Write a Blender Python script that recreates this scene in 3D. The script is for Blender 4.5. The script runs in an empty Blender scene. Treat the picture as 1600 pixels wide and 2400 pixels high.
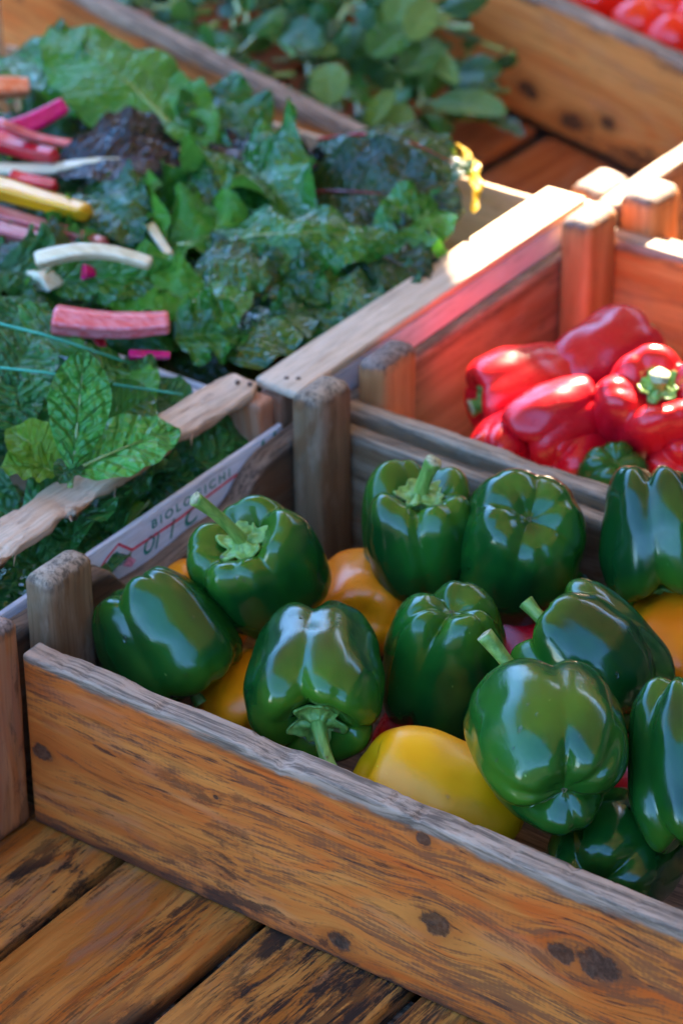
import bpy, bmesh, math, random
from mathutils import Vector, Matrix, noise
from mathutils.bvhtree import BVHTree

# ------------------------------------------------------------------ camera / world / sun
scn = bpy.context.scene
C = scn.collection
RT = Vector((.81418, .58057, -.00641)); DN = Vector((.29717, -.42619, -.85443)); FW = Vector((-.49879, .69376, -.51952))
CAM = Vector((1.01912, -1.09036, 1.12310))
cam_d = bpy.data.cameras.new('camera'); cam = bpy.data.objects.new('camera', cam_d); C.objects.link(cam)
cam.matrix_world = Matrix.Translation(CAM) @ Matrix((RT, -DN, -FW)).transposed().to_4x4()
cam_d.sensor_fit = 'VERTICAL'; cam_d.sensor_height = 36; cam_d.lens = 105
cam_d.clip_start = .05; cam_d.clip_end = 500
cam_d.dof.use_dof = True; cam_d.dof.focus_distance = 1.70; cam_d.dof.aperture_fstop = 7.5
scn.camera = cam
world = bpy.data.worlds.new("World"); scn.world = world; world.use_nodes = True
wn = world.node_tree.nodes; wn.clear()
SUN_AZ = math.radians(-20); SUN_EL = math.radians(37)
sky = wn.new('ShaderNodeTexSky'); sky.sky_type = 'NISHITA'; sky.sun_disc = False
sky.sun_elevation = SUN_EL; sky.sun_rotation = SUN_AZ; sky.ozone_density = 4.0; sky.dust_density = .3; sky.air_density = 1.0
bg = wn.new('ShaderNodeBackground'); bg.inputs[1].default_value = .135
wo = wn.new('ShaderNodeOutputWorld')
hs = wn.new('ShaderNodeHueSaturation'); hs.inputs['Saturation'].default_value = 1.15
world.node_tree.links.new(sky.outputs[0], hs.inputs['Color']); world.node_tree.links.new(hs.outputs[0], bg.inputs[0]); world.node_tree.links.new(bg.outputs[0], wo.inputs[0])
SD = Vector((math.sin(SUN_AZ)*math.cos(SUN_EL), math.cos(SUN_AZ)*math.cos(SUN_EL), math.sin(SUN_EL)))
sl = bpy.data.lights.new('sun', 'SUN'); sl.energy = 5.0; sl.angle = math.radians(.5); sl.color = (1, .85, .64)
so = bpy.data.objects.new('sun', sl); C.objects.link(so); so.rotation_euler = SD.to_track_quat('Z', 'Y').to_euler()
so.location = SD * 8
scn.view_settings.view_transform = 'Standard'; scn.view_settings.look = 'None'
scn.view_settings.gamma = 1; scn.view_settings.exposure = 3.75
scn.cycles.max_bounces = 8; scn.cycles.transparent_max_bounces = 6

# ------------------------------------------------------------------ pixel helpers (s = px in a 1568 wide frame)
F = 7000.0
def ray(px, py, s=True):
    k = 1600/1568 if s else 1
    return (RT*((px*k-800)/F) + DN*((py*k-1200)/F) + FW)
def at(px, py, z, s=True):
    d = ray(px, py, s); return CAM + d*((z-CAM.z)/d.z)
def atx(px, py, x, s=True):
    d = ray(px, py, s); return CAM + d*((x-CAM.x)/d.x)
def camdir(r, u, t):
    return (RT*r - DN*u - FW*t).normalized()

# ------------------------------------------------------------------ object helpers
def tag(o, label=None, cat=None, group=None, kind=None):
    if label: o['label'] = label
    if cat: o['category'] = cat
    if group: o['group'] = group
    if kind: o['kind'] = kind
    return o
def empty(name, loc=(0, 0, 0), rot=None):
    o = bpy.data.objects.new(name, None); C.objects.link(o); o.location = loc
    if rot is not None: o.matrix_world = Matrix.Translation(loc) @ rot.to_4x4()
    o.empty_display_size = .02
    return o
def mesh_obj(name, verts, faces, mats, parent=None, M=None, smooth=True, uvs=None, attrs=None, fm=None):
    me = bpy.data.meshes.new(name); me.from_pydata(verts, [], faces)
    for m in (mats if isinstance(mats, (list, tuple)) else [mats]): me.materials.append(m)
    if smooth:
        me.polygons.foreach_set('use_smooth', [True]*len(me.polygons))
    if fm: me.polygons.foreach_set('material_index', fm)
    if uvs:
        l = me.uv_layers.new(name='UVMap')
        vi = [0]*len(me.loops); me.loops.foreach_get('vertex_index', vi)
        flat = []
        for i in vi: flat += uvs[i]
        l.data.foreach_set('uv', flat)
    if attrs:
        for k, v in attrs.items():
            a = me.attributes.new(k, 'FLOAT', 'POINT'); a.data.foreach_set('value', v)
    me.update()
    o = bpy.data.objects.new(name, me); C.objects.link(o)
    if M is not None: o.matrix_world = M
    if parent: o.parent = parent
    return o
def frame(loc, X, N):
    X = X.normalized(); N = (N - X*N.dot(X)).normalized(); Y = N.cross(X)
    return Matrix.Translation(loc) @ Matrix((X, Y, N)).transposed().to_4x4()
def sub(parent_M, M):  # local matrix of a child
    return parent_M.inverted() @ M

# ------------------------------------------------------------------ node helper
class NT:
    def __init__(s, name):
        s.m = bpy.data.materials.new(name); s.m.use_nodes = True; s.t = s.m.node_tree; s.t.nodes.clear()
        s.out = s.t.nodes.new('ShaderNodeOutputMaterial')
        s.b = s.t.nodes.new('ShaderNodeBsdfPrincipled'); s.L(s.b.outputs[0], s.out.inputs[0])
    def L(s, a, b): s.t.links.new(a, b)
    def n(s, t, **k):
        x = s.t.nodes.new(t)
        for a, b in k.items(): setattr(x, a, b)
        return x
    def put(s, sock, v):
        if hasattr(v, 'links'): s.L(v, sock)
        elif isinstance(v, (tuple, list)) and sock.type == 'RGBA' and len(v) == 3: sock.default_value = (*v, 1)
        else: sock.default_value = v
    def math(s, op, a, b=0.0, c=0.0, clamp=False):
        x = s.n('ShaderNodeMath', operation=op, use_clamp=clamp)
        for i, v in enumerate((a, b, c)): s.put(x.inputs[i], v)
        return x.outputs[0]
    def vmath(s, op, a, b=(0, 0, 0)):
        x = s.n('ShaderNodeVectorMath', operation=op); s.put(x.inputs[0], a); s.put(x.inputs[1], b)
        return x.outputs[0]
    def noise(s, v, scale=1, detail=3, rough=.55, dist=0, col=False):
        x = s.n('ShaderNodeTexNoise'); s.put(x.inputs['Vector'], v); x.inputs['Scale'].default_value = scale
        x.inputs['Detail'].default_value = detail; x.inputs['Roughness'].default_value = rough; x.inputs['Distortion'].default_value = dist
        return x.outputs['Color' if col else 'Fac']
    def ramp(s, v, a, b):   # smooth 0..1 between a and b
        x = s.n('ShaderNodeMapRange', interpolation_type='SMOOTHSTEP'); s.put(x.inputs[0], v)
        x.inputs[1].default_value = a; x.inputs[2].default_value = b; return x.outputs[0]
    def mix(s, f, a, b, mode='MIX'):
        x = s.n('ShaderNodeMix', data_type='RGBA', blend_type=mode)
        s.put(x.inputs[0], f); s.put(x.inputs[6], a); s.put(x.inputs[7], b); return x.outputs[2]
    def scale(s, v, xyz): return s.vmath('MULTIPLY', v, xyz)
    def attr(s, name):
        return s.n('ShaderNodeAttribute', attribute_name=name).outputs['Fac']
    def bump(s, h, dist, strength=1, normal=None):
        x = s.n('ShaderNodeBump'); x.inputs['Distance'].default_value = dist; x.inputs['Strength'].default_value = strength
        s.L(h, x.inputs['Height'])
        if normal: s.L(normal, x.inputs['Normal'])
        return x.outputs[0]
    def set(s, **k):
        for a, v in k.items(): s.put(s.b.inputs[a.replace('_', ' ')], v)

# ------------------------------------------------------------------ wood
def wood(name, light, deep, gray, stain=(.018, .014, .012), stain_amt=.5, weather=.25, saw=.5, top=1.0, bot=1.0,
         knots=(), rough=.62, flame=.6, bumpd=.0006, seed=0.0, rowmarks=False, halo=.45, dirt=0.0):
    n = NT(name)
    co = n.n('ShaderNodeTexCoord').outputs['Object']
    rnd = n.n('ShaderNodeObjectInfo').outputs['Random']
    off = n.n('ShaderNodeCombineXYZ'); n.L(n.math('MULTIPLY', rnd, 37.0), off.inputs[0]); n.L(n.math('MULTIPLY', rnd, 11.0), off.inputs[1]); off.inputs[2].default_value = seed
    p = n.vmath('ADD', co, off.outputs[0])
    sep = n.n('ShaderNodeSeparateXYZ'); n.L(co, sep.inputs[0]); X, Z = sep.outputs[0], sep.outputs[2]
    # knots bend the grain and leave dark eyes
    kmask = None; kwarp = None; khalo = None
    for kx, kz, kr in knots:
        dx = n.math('DIVIDE', n.math('SUBTRACT', X, kx), 1.35*kr); dz = n.math('DIVIDE', n.math('SUBTRACT', Z, kz), kr)
        d = n.math('SQRT', n.math('ADD', n.math('MULTIPLY', dx, dx), n.math('MULTIPLY', dz, dz)))
        dn = n.math('ADD', d, n.math('MULTIPLY', n.math('SUBTRACT', n.noise(p, 130, 5, .65), .5), 1.5))
        m = n.ramp(dn, 1.12, .78)
        h = n.ramp(dn, 2.6, .9)
        w = n.math('MULTIPLY', n.math('EXPONENT', n.math('MULTIPLY', n.math('MULTIPLY', d, d), -.16)), n.math('MULTIPLY', dz, kr*.75))
        kmask = m if kmask is None else n.math('MAXIMUM', kmask, m)
        khalo = h if khalo is None else n.math('MAXIMUM', khalo, h)
        kwarp = w if kwarp is None else n.math('ADD', kwarp, w)
    wv = n.vmath('SUBTRACT', n.noise(n.scale(p, (5, 9, 9)), 1, 2, col=True), (.5, .5, .5))
    q = n.vmath('ADD', p, n.scale(wv, (.02, .022, .022)))
    if kwarp is not None:
        cz = n.n('ShaderNodeCombineXYZ'); n.L(n.math('MULTIPLY', kwarp, -1.0), cz.inputs[2]); q = n.vmath('ADD', q, cz.outputs[0])
    g_fine = n.noise(n.scale(q, (9, 420, 420)), 1, 5, .6)
    g_mid = n.noise(n.scale(q, (3, 60, 60)), 1, 4, .6)
    flames = n.math('SINE', n.math('MULTIPLY', n.noise(n.scale(q, (2.6, 22, 22)), 1, 1.5, .4), 70.0))
    fl = n.ramp(flames, -.2, .9)
    patch = n.noise(n.scale(p, (6, 14, 14)), 1, 3, .6)
    big = n.noise(n.scale(p, (3.3, 8, 8)), 1, 2, .5)
    col = n.mix(n.ramp(g_mid, .35, .65), light, deep)
    col = n.mix(n.math('MULTIPLY', n.math('MULTIPLY', fl, flame), n.ramp(patch, .4, .65)), col, tuple(c*k for c, k in zip(deep, (1.15, .8, .5))))
    col = n.mix(n.math('MULTIPLY', n.ramp(g_fine, .52, .72), .55), col, tuple(c*.35 for c in deep))
    # grey worn wood showing through the varnish
    col = n.mix(n.math('MULTIPLY', n.ramp(n.noise(n.scale(p, (10, 40, 40)), 1, 5, .65), .52, .66), weather), col, gray)
    # saw marks across the grain, only in rubbed patches
    if saw > 0:
        wx = n.math('ADD', n.math('MULTIPLY', X, 1750.0), n.math('MULTIPLY', n.noise(n.scale(p, (9, 30, 30)), 1, 3), 26.0))
        rows = n.math('SINE', wx)
        s2 = n.noise(n.scale(q, (42, 420, 420)), 1, 5, .65)
        area = n.math('ADD', n.math('MULTIPLY', n.math('SUBTRACT', big, .5), .55), n.math('MULTIPLY', n.math('SUBTRACT', n.noise(n.scale(q, (7, 45, 45)), 1, 4, .6), .5), .75))
        area = n.math('SUBTRACT', area, n.math('MULTIPLY', n.math('MULTIPLY', fl, flame), .10))
        dd = n.math('ADD', n.math('ADD', s2, n.math('MULTIPLY', rows, .016)), area)
        sm = n.ramp(dd, .51, .66)
        col = n.mix(n.math('MULTIPLY', sm, saw), col, tuple(.25*a+.12*b for a, b in zip(deep, gray)))
    # dark dirt: blotches and dashes along the grain
    dash = n.ramp(n.noise(n.scale(q, (26, 260, 260)), 1, 5, .7), .57-dirt, .68-dirt)
    blot = n.ramp(n.noise(n.scale(q, (13, 34, 34)), 1, 9, .72), .56-dirt, .64-dirt)
    blotm = n.ramp(n.noise(n.scale(p, (4, 9, 9)), 1, 2, .5), .45, .62)
    dm = n.math('MAXIMUM', n.math('MULTIPLY', dash, n.ramp(big, .35, .6)), n.math('MULTIPLY', blot, blotm))
    col = n.mix(n.math('MULTIPLY', dm, stain_amt), col, stain)
    if kmask is not None:
        ring = n.ramp(n.noise(p, 300, 5, .7), .35, .7)
        col = n.mix(n.math('MULTIPLY', khalo, halo), col, tuple(c*.4 for c in deep))
        col = n.mix(n.math('MULTIPLY', kmask, .82), col, n.mix(ring, (.016, .011, .008), (.085, .05, .032)))
    tw = n.attr('wear'); bw = n.attr('grime')
    nz = n.noise(n.scale(p, (22, 90, 90)), 1, 6, .65)
    tmask = n.ramp(n.math('ADD', tw, n.math('MULTIPLY', n.math('SUBTRACT', nz, .5), 1.1)), .35, .62)
    gcol = n.mix(n.ramp(n.noise(n.scale(q, (14, 300, 300)), 1, 5, .7), .4, .62), gray, tuple(c*.32 for c in gray))
    gcol = n.mix(n.ramp(nz, .5, .75), gcol, tuple(min(1, c*1.35) for c in gray))
    col = n.mix(n.math('MULTIPLY', tmask, top), col, gcol)
    edge = n.math('MULTIPLY', n.ramp(tw, .05, .32), n.ramp(tw, .75, .4))
    col = n.mix(n.math('MULTIPLY', n.math('MULTIPLY', edge, n.ramp(nz, .38, .6)), .5*top), col, stain)
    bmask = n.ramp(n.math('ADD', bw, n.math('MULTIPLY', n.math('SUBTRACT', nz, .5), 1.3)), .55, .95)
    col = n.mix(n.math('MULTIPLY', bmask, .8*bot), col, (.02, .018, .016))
    n.set(Base_Color=col, Roughness=n.math('ADD', n.math('MULTIPLY', g_mid, .3), rough-.15))
    n.b.inputs['Specular IOR Level'].default_value = .22
    h = n.math('ADD', n.math('MULTIPLY', g_fine, .6), n.math('MULTIPLY', g_mid, .5))
    h = n.math('SUBTRACT', h, n.math('MULTIPLY', dm, .35))
    if kmask is not None: h = n.math('SUBTRACT', h, n.math('MULTIPLY', kmask, .6))
    n.L(n.bump(h, bumpd, .9), n.b.inputs['Normal'])
    return n.m

ORL, ORD, GRY = (.60, .235, .06), (.47, .14, .027), (.34, .235, .16)
def aty(px, py, y):
    d = ray(px, py, False); return CAM + d*((y-CAM.y)/d.y)
KN = []
for kx_, ky_, kr_ in ((100, 1765, .0062), (992, 1967, .0040), (1024, 2168, .0078), (1400, 2262, .0105), (1318, 2236, .0065), (795, 2206, .0062), (97, 1537, .0040), (880, 1870, .002), (505, 1868, .0015)):
    p_ = aty(kx_, ky_, 0); KN.append((p_.x-.30975, p_.z-.0634, kr_))
M_front = wood('varnished_front_wood', (.64, .196, .034), (.50, .106, .014), (.38, .25, .165), stain_amt=.8, weather=.14, saw=.75, knots=KN, rowmarks=True, halo=.3, dirt=.02)
M_floor = wood('stained_floor_wood', (.50, .175, .034), (.34, .09, .012), (.20, .11, .07), stain_amt=.95, weather=.45, saw=.9, top=0, bot=.0, rough=.36, bumpd=.0008, dirt=.075)
M_or = wood('orange_crate_wood', ORL, ORD, GRY, stain_amt=.55, weather=.15, saw=.25, knots=[(.02, .01, .008), (-.11, -.02, .006)])
M_or2 = wood('blotchy_orange_wood', (.66, .27, .065), (.52, .16, .03), GRY, stain_amt=.8, weather=.15, saw=0, knots=[(-.012, -.03, .008), (-.135, -.02, .006), (.075, -.025, .007), (.04, -.04, .009)])
M_redf = wood('reddish_floor_wood', (.40, .13, .045), (.28, .075, .022), GRY, stain_amt=.5, weather=.2, saw=.4, top=0, bot=0)
M_red = wood('reddish_crate_wood', (.25, .155, .085), (.18, .10, .05), GRY, stain_amt=.65, weather=.3, saw=0)
M_dark = wood('dark_weathered_wood', (.13, .070, .038), (.08, .040, .020), (.19, .125, .085), stain_amt=.7, weather=.5, saw=.3)
M_post = wood('grey_post_wood', (.25, .145, .075), (.16, .085, .038), (.33, .235, .155), stain_amt=.6, weather=.6, saw=.0, bot=.6)
M_postor = wood('orange_post_wood', (.50, .22, .085), (.36, .13, .04), (.26, .18, .14), stain_amt=.45, weather=.3, saw=.0)
M_pale = wood('pale_poplar_wood', (.68, .50, .34), (.56, .38, .23), (.62, .47, .34), stain=(.25, .17, .1), stain_amt=.25, weather=.4, saw=0, top=.3, bot=0, flame=.3, rough=.7)
M_rough = wood('rough_sawn_pale_wood', (.66, .46, .30), (.48, .30, .18), (.60, .43, .31), stain=(.16, .10, .065), stain_amt=.6, weather=.5, saw=0, top=.3, bot=0, flame=.5, rough=.8, bumpd=.0016)
M_white = wood('whitewashed_veneer_board', (.74, .74, .79), (.66, .66, .71), (.7, .66, .63), stain=(.35, .3, .28), stain_amt=.2, weather=.3, saw=0, top=.4, bot=0, flame=.1, rough=.7, bumpd=.0003)
M_lilac = wood('lilac_tinted_board', (.56, .56, .60), (.50, .49, .53), (.62, .5, .48), stain=(.35, .25, .25), stain_amt=.2, weather=.3, saw=0, top=.4, bot=0, flame=.1, rough=.7, bumpd=.0003)
M_pink = wood('raw_pine_corner_wood', (.50, .24, .13), (.38, .15, .075), (.5, .3, .2), stain=(.2, .08, .04), stain_amt=.4, weather=.2, saw=0, top=.3, bot=0, flame=.8)

def board(name, x0, x1, y0, y1, z0, z1, mat, parent=None, r=.0022, jit=.0006, seed=0, topfn=None, step=.007, chips=0.0, wear_w=.009, tiltM=None):
    """rounded, slightly uneven board between the given world planes; grain runs along its longest side"""
    c = Vector(((x0+x1)/2, (y0+y1)/2, (z0+z1)/2)); d = Vector((x1-x0, y1-y0, z1-z0))
    ax = max(range(3), key=lambda i: d[i])
    if ax == 0: R = Matrix.Identity(3)
    elif ax == 1: R = Matrix(((0, -1, 0), (1, 0, 0), (0, 0, 1)))          # local x -> world y
    else: R = Matrix(((0, 0, -1), (0, 1, 0), (1, 0, 0)))                  # local x -> world z
    ld = R.transposed() @ d; L, T, H = abs(ld.x), abs(ld.y), abs(ld.z)
    n = max(4, int(L/step)); per = []
    ry = min(r, T*.3, H*.3)
    def seg(a, b, k):
        return [a + (b-a)*i/k for i in range(k)]
    ky = max(1, int(T/.012)); kz = max(1, int(H/.012))
    for cx, cz, a0 in ((T/2-ry, H/2-ry, 0), (-T/2+ry, H/2-ry, 90), (-T/2+ry, -H/2+ry, 180), (T/2-ry, -H/2+ry, 270)):
        arc = [(cx+ry*math.cos(math.radians(a0+t)), cz+ry*math.sin(math.radians(a0+t))) for t in (0, 30, 60, 90)]
        per += arc
        nx = {0: (-T/2+ry, H/2), 90: (-T/2, -H/2+ry), 180: (T/2-ry, -H/2), 270: (T/2, H/2-ry)}[a0]
        k = ky if a0 in (0, 180) else kz
        last = arc[-1]
        for i in range(1, k):
            per.append((last[0]+(nx[0]-last[0])*i/k, last[1]+(nx[1]-last[1])*i/k))
        if a0 == 90:                      # extra row near the top of the -y face
            pass
    rnd = random.Random(seed); o1 = rnd.uniform(0, 50)
    verts, faces, wear, grime = [], [], [], []
    m = len(per)
    xs = [-L/2, -L/2+ry*.4, -L/2+ry] + [-L/2+ry+(L-2*ry)*i/n for i in range(1, n)] + [L/2-ry, L/2-ry*.4, L/2]
    for i, x in enumerate(xs):
        e = 1.0
        if i in (0, len(xs)-1): e = 0
        elif i in (1, len(xs)-2): e = .7
        for (py, pz) in per:
            yy = py*(1-(1-e)*ry/(T/2)); zz = pz*(1-(1-e)*ry/(H/2))
            v = Vector((x*6, py*30, pz*30+o1)); a = jit
            dy = noise.noise(v)*a*1.5 + noise.noise(Vector((x*60, py*60, pz*60+o1)))*a*.6
            dz = noise.noise(v+Vector((9, 3, 1)))*a*1.5 + noise.noise(Vector((x*70+5, py*50, pz*50+o1)))*a*.6
            if chips and pz > H/2-ry*1.2 or (chips and T > H and abs(pz) > H/2-ry*1.2):
                cval = (max(0, noise.noise(Vector((x*28, o1, py*40)))-.12) + .8*max(0, noise.noise(Vector((x*130, o1, py*90)))-.25))*chips
                dz -= math.copysign(cval, pz)
            if chips and abs(py) > T/2-ry*1.2 and T > H:
                cval = max(0, noise.noise(Vector((x*33, o1+8, 0)))-.05)*chips
                dy -= math.copysign(cval, py)
            zt = zz
            if topfn: zt = -H/2 + (zz+H/2)*(topfn(x)+H/2)/H
            P = Vector((x, yy+dy, zt+dz)); verts.append(P)
            W = R @ P
            if ax == 2: wz = max(0, 1-(L/2-x)/wear_w); gz = max(0, 1-(x+L/2)/.02)
            else:
                top = topfn(x) if topfn else H/2
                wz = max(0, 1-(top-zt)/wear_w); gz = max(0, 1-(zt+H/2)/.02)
            wear.append(wz); grime.append(gz)
    k = len(xs)
    for i in range(k-1):
        for j in range(m):
            a, b = i*m+j, i*m+(j+1) % m
            faces.append((a, b, b+m, a+m))
    faces.append(tuple(range(m))[::1]); faces.append(tuple((k-1)*m+j for j in range(m))[::-1])
    M = Matrix.Translation(c) @ R.to_4x4()
    if tiltM is not None: M = tiltM @ M
    o = mesh_obj(name, verts, faces, mat, parent, None, attrs=dict(wear=wear, grime=grime))
    me = o.data
    bm = bmesh.new(); bm.from_mesh(me); bmesh.ops.recalc_face_normals(bm, faces=bm.faces); bm.to_mesh(me); bm.free()
    if parent: o.matrix_local = parent.matrix_world.inverted() @ M
    else: o.matrix_world = M
    return o

def tube(pts, rads, k=14, cap=True, flat=1.0, ribs=0, ribamp=0.0):
    V, Fc = [], []
    up = Vector((.3, .5, .8))
    for i, p in enumerate(pts):
        a = pts[max(0, i-1)]; b = pts[min(len(pts)-1, i+1)]; d = (b-a).normalized()
        s = d.cross(up).normalized(); u = s.cross(d)
        for j in range(k):
            t = 2*math.pi*j/k; r = rads[i]*(1+ribamp*math.cos(ribs*t))
            V.append(p + s*math.cos(t)*r + u*math.sin(t)*r*flat)
    for i in range(len(pts)-1):
        for j in range(k):
            a, b = i*k+j, i*k+(j+1) % k; Fc.append((a, b, b+k, a+k))
    nb = len(Fc)
    if cap:
        Fc.append(tuple(range(k))[::-1]); Fc.append(tuple((len(pts)-1)*k+j for j in range(k)))
    return V, Fc
# ------------------------------------------------------------------ the setting
def simple(name, col, rough=.8, nscale=6, var=.35):
    n = NT(name); co = n.n('ShaderNodeTexCoord').outputs['Object']
    v = n.noise(co, nscale, 6, .6)
    n.set(Base_Color=n.mix(n.ramp(v, .3, .7), tuple(c*(1-var) for c in col), tuple(min(1, c*(1+var)) for c in col)), Roughness=rough)
    n.L(n.bump(n.noise(co, nscale*20, 4), .002, .5), n.b.inputs['Normal'])
    return n.m
g = mesh_obj('pavement', [(-40, -40, -.82), (40, -40, -.82), (40, 40, -.82), (-40, 40, -.82)], [(0, 1, 2, 3)], simple('paving_stone', (.045, .043, .04)))
tag(g, kind='structure')
t = empty('stall_table', (0, 0, -.82)); bpy.context.view_layer.update()
tag(t, 'wooden market stall table carrying all of the crates', 'table')
for k in range(9):
    board('table_plank', -1.0, .72, -.62+k*.24, -.385+k*.24, -.075, -.05, M_dark, t, seed=k, step=.08)
for x in (-.9, .62):
    for y in (-.55, 1.45):
        board('leg', x-.04, x+.04, y-.04, y+.04, -.82, -.076, M_post, t, step=.1)

# ------------------------------------------------------------------ near empty crate
bpy.context.view_layer.update()
def crate(name, label, cat='crate', group='wooden crates on the stall', loc=(0, 0, 0), M=None):
    e = empty(name, loc); tag(e, label, cat, group)
    if M is not None: e.matrix_world = M
    bpy.context.view_layer.update()
    return e
ce = crate('produce_crate', 'empty orange wooden crate with bare slatted floor at the bottom left', loc=(.2, -.15, -.012))
xs = [(-.022, .0615), (.0690, .1665), (.1755, .2765), (.2865, .388), (.397, .50), (.51, .62)]
for i, (a, b) in enumerate(xs):
    board('floor_slat', a, b, -.36, .016, -.014, 0, M_floor, ce, r=.003, seed=i+3, jit=.0005)
board('back_board', -.0005, .62, 0, .0165, .0006, .1262, M_front, ce, r=.0020, seed=1, jit=.0004, chips=.005, step=.0025)
board('corner_post', -.024, -.0005, -.075, -.0006, .0006, .151, M_postor, ce, r=.005, seed=5, jit=.0009)
board('side_board', -.040, -.0245, -.36, .016, .0006, .105, M_or, ce, seed=6)
board('floor_batten', -.03, .62, -.11, -.07, -.036, -.0145, M_dark, ce)
board('floor_batten', -.03, .62, -.03, .01, -.036, -.0145, M_dark, ce)

# ------------------------------------------------------------------ green pepper crate
cg = crate('produce_crate', 'weathered wooden crate heaped with green and yellow peppers', loc=(.28, .18, -.012))
def dip(x):      # hand hole cut into the top of the side wall
    t = .5*(math.tanh((x-(-.068))/.010) - math.tanh((x-.070)/.016))
    return .056 - .027*max(0, t) + .0015*math.sin(x*60)
board('side_wall', -.0385, -.0225, .018, .353, .010, .122, M_dark, cg, r=.004, jit=.0012, seed=8, topfn=dip, step=.004)
board('corner_post', -.022, -.0005, .0275, .071, .010, .160, M_post, cg, r=.006, jit=.0009, seed=9)
board('corner_post', -.022, .004, .298, .338, .010, .162, M_post, cg, r=.007, jit=.0009, seed=10)
board('back_board', -.022, .62, .3385, .3525, .010, .117, M_post, cg, r=.003, jit=.001, seed=11)
board('front_board', .001, .62, .0175, .026, .010, .085, M_dark, cg, seed=12)
for i in range(4):
    board('floor_slat', -.02, .62, .028+i*.079, .10+i*.079, .0, .0095, M_dark, cg, seed=13+i, step=.03)

# ------------------------------------------------------------------ red pepper crate
cr = crate('produce_crate', 'orange wooden crate holding the shiny red peppers', loc=(.28, .52, -.012))
board('front_board', -.0215, .62, .354, .3715, .010, .126, M_post, cr, r=.004, jit=.0011, chips=.003, seed=20, step=.005)
board('side_wall', -.040, -.0225, .354, .704, .010, .1205, M_red, cr, r=.003, jit=.0009, seed=21)
board('corner_post', -.022, .001, .374, .420, .010, .153, M_postor, cr, r=.007, jit=.0009, seed=22)
board('corner_post', -.022, .004, .636, .682, .010, .156, M_postor, cr, r=.007, jit=.0008, seed=23)
board('back_wall', -.022, .62, .684, .702, .010, .126, M_or, cr, r=.003, jit=.0008, seed=24)
for i in range(4):
    board('floor_slat', -.02, .62, .374+i*.078, .447+i*.078, .0, .0095, M_red, cr, seed=25+i, step=.03)

# ------------------------------------------------------------------ chard crate (thin pale poplar)
cc = crate('veneer_crate', 'pale thin-walled crate heaped with rainbow chard', group='pale veneer crates of leafy greens', loc=(-.35, .52, -.012))
board('top_rail', -.0645, -.0300,   .318, .690, .1430, .1500, M_pale, cc, r=.0018, jit=.0005, seed=30)
board('side_board', -.0350, -.0306, .322, .700, .1215, .1425, M_lilac, cc, r=.001, jit=.0004, seed=31)
board('corner_block', -.064, -.047, .322, .344, .0, .1400, M_pink, cc, seed=32)
board('corner_block', -.064, -.047, .667, .689, .0, .1400, M_pink, cc, seed=33)
board('end_board', -.62, -.0665, .322, .3265, .02, .126, M_white, cc, r=.001, jit=.0004, seed=34)
board('end_board', -.62, -.0665, .697, .702, .02, .131, M_pale, cc, r=.001, jit=.0004, seed=35)
board('floor_panel', -.62, -.048, .327, .687, .0, .006, M_pale, cc, seed=36, step=.05)
board('corner_post', -.64, -.61, .667, .687, .0, .20, M_pale, cc, seed=37)

# ------------------------------------------------------------------ spinach crate
cs = crate('veneer_crate', 'pale rough-sawn crate of spinach with printed side board', group='pale veneer crates of leafy greens', loc=(-.3, .14, -.012))
board('top_rail', -.0835, -.053, -.20, .313, .1455, .1525, M_rough, cs, r=.0015, jit=.0016, chips=.010, seed=40, step=.003)
lab = board('side_board', -.0440, -.0400, -.22, .315, .02, .1235, M_white, cs, r=.0008, jit=.0003, seed=41)
board('corner_block', -.0835, -.0445, .296, .3125, .0, .1448, M_pink, cs, seed=42)
board('end_board', -.55, -.084, .3135, .318, .02, .126, M_white, cs, r=.001, jit=.0004, seed=43)
board('floor_panel', -.55, -.045, -.2, .312, .0, .006, M_pale, cs, seed=44, step=.05)
for i, (yy, dx, dz, ln) in enumerate([(.06, .002, -.003, .010), (.11, .003, .001, .007), (.155, .004, -.004, .012), (.2, .002, .002, .006), (.235, .002, -.002, .008), (.0, .003, .001, .008), (-.02, -.001, .003, .009)]):
    a = Vector((-.0535, yy, .1485)); V, Fc = tube([a, a+Vector((dx, -ln*.5, dz*.5)), a+Vector((dx*2.5, -ln, dz*1.6))], [.0006, .0004, .0001], 5)
    o = mesh_obj('splinter', V, Fc, M_rough, None, attrs=dict(wear=[0]*len(V), grime=[0]*len(V))); o.parent = cs; o.matrix_parent_inverse = cs.matrix_world.inverted()
M_nail = simple('rusty_nail', (.10, .05, .03), .5, 300)
for par, x, y, z in ((cs, -.068, .303, .1529), (cs, -.060, .306, .1529), (cc, -.047, .330, .1504), (cc, -.040, .334, .1504), (cc, -.050, .677, .1504)):
    V, Fc = tube([Vector((x, y, z-.003)), Vector((x, y, z)), Vector((x, y, z+.0005))], [.0017, .0017, .0011], 12)
    o = mesh_obj('nail', V, Fc, M_nail); o.parent = par; o.matrix_parent_inverse = par.matrix_world.inverted()
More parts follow.
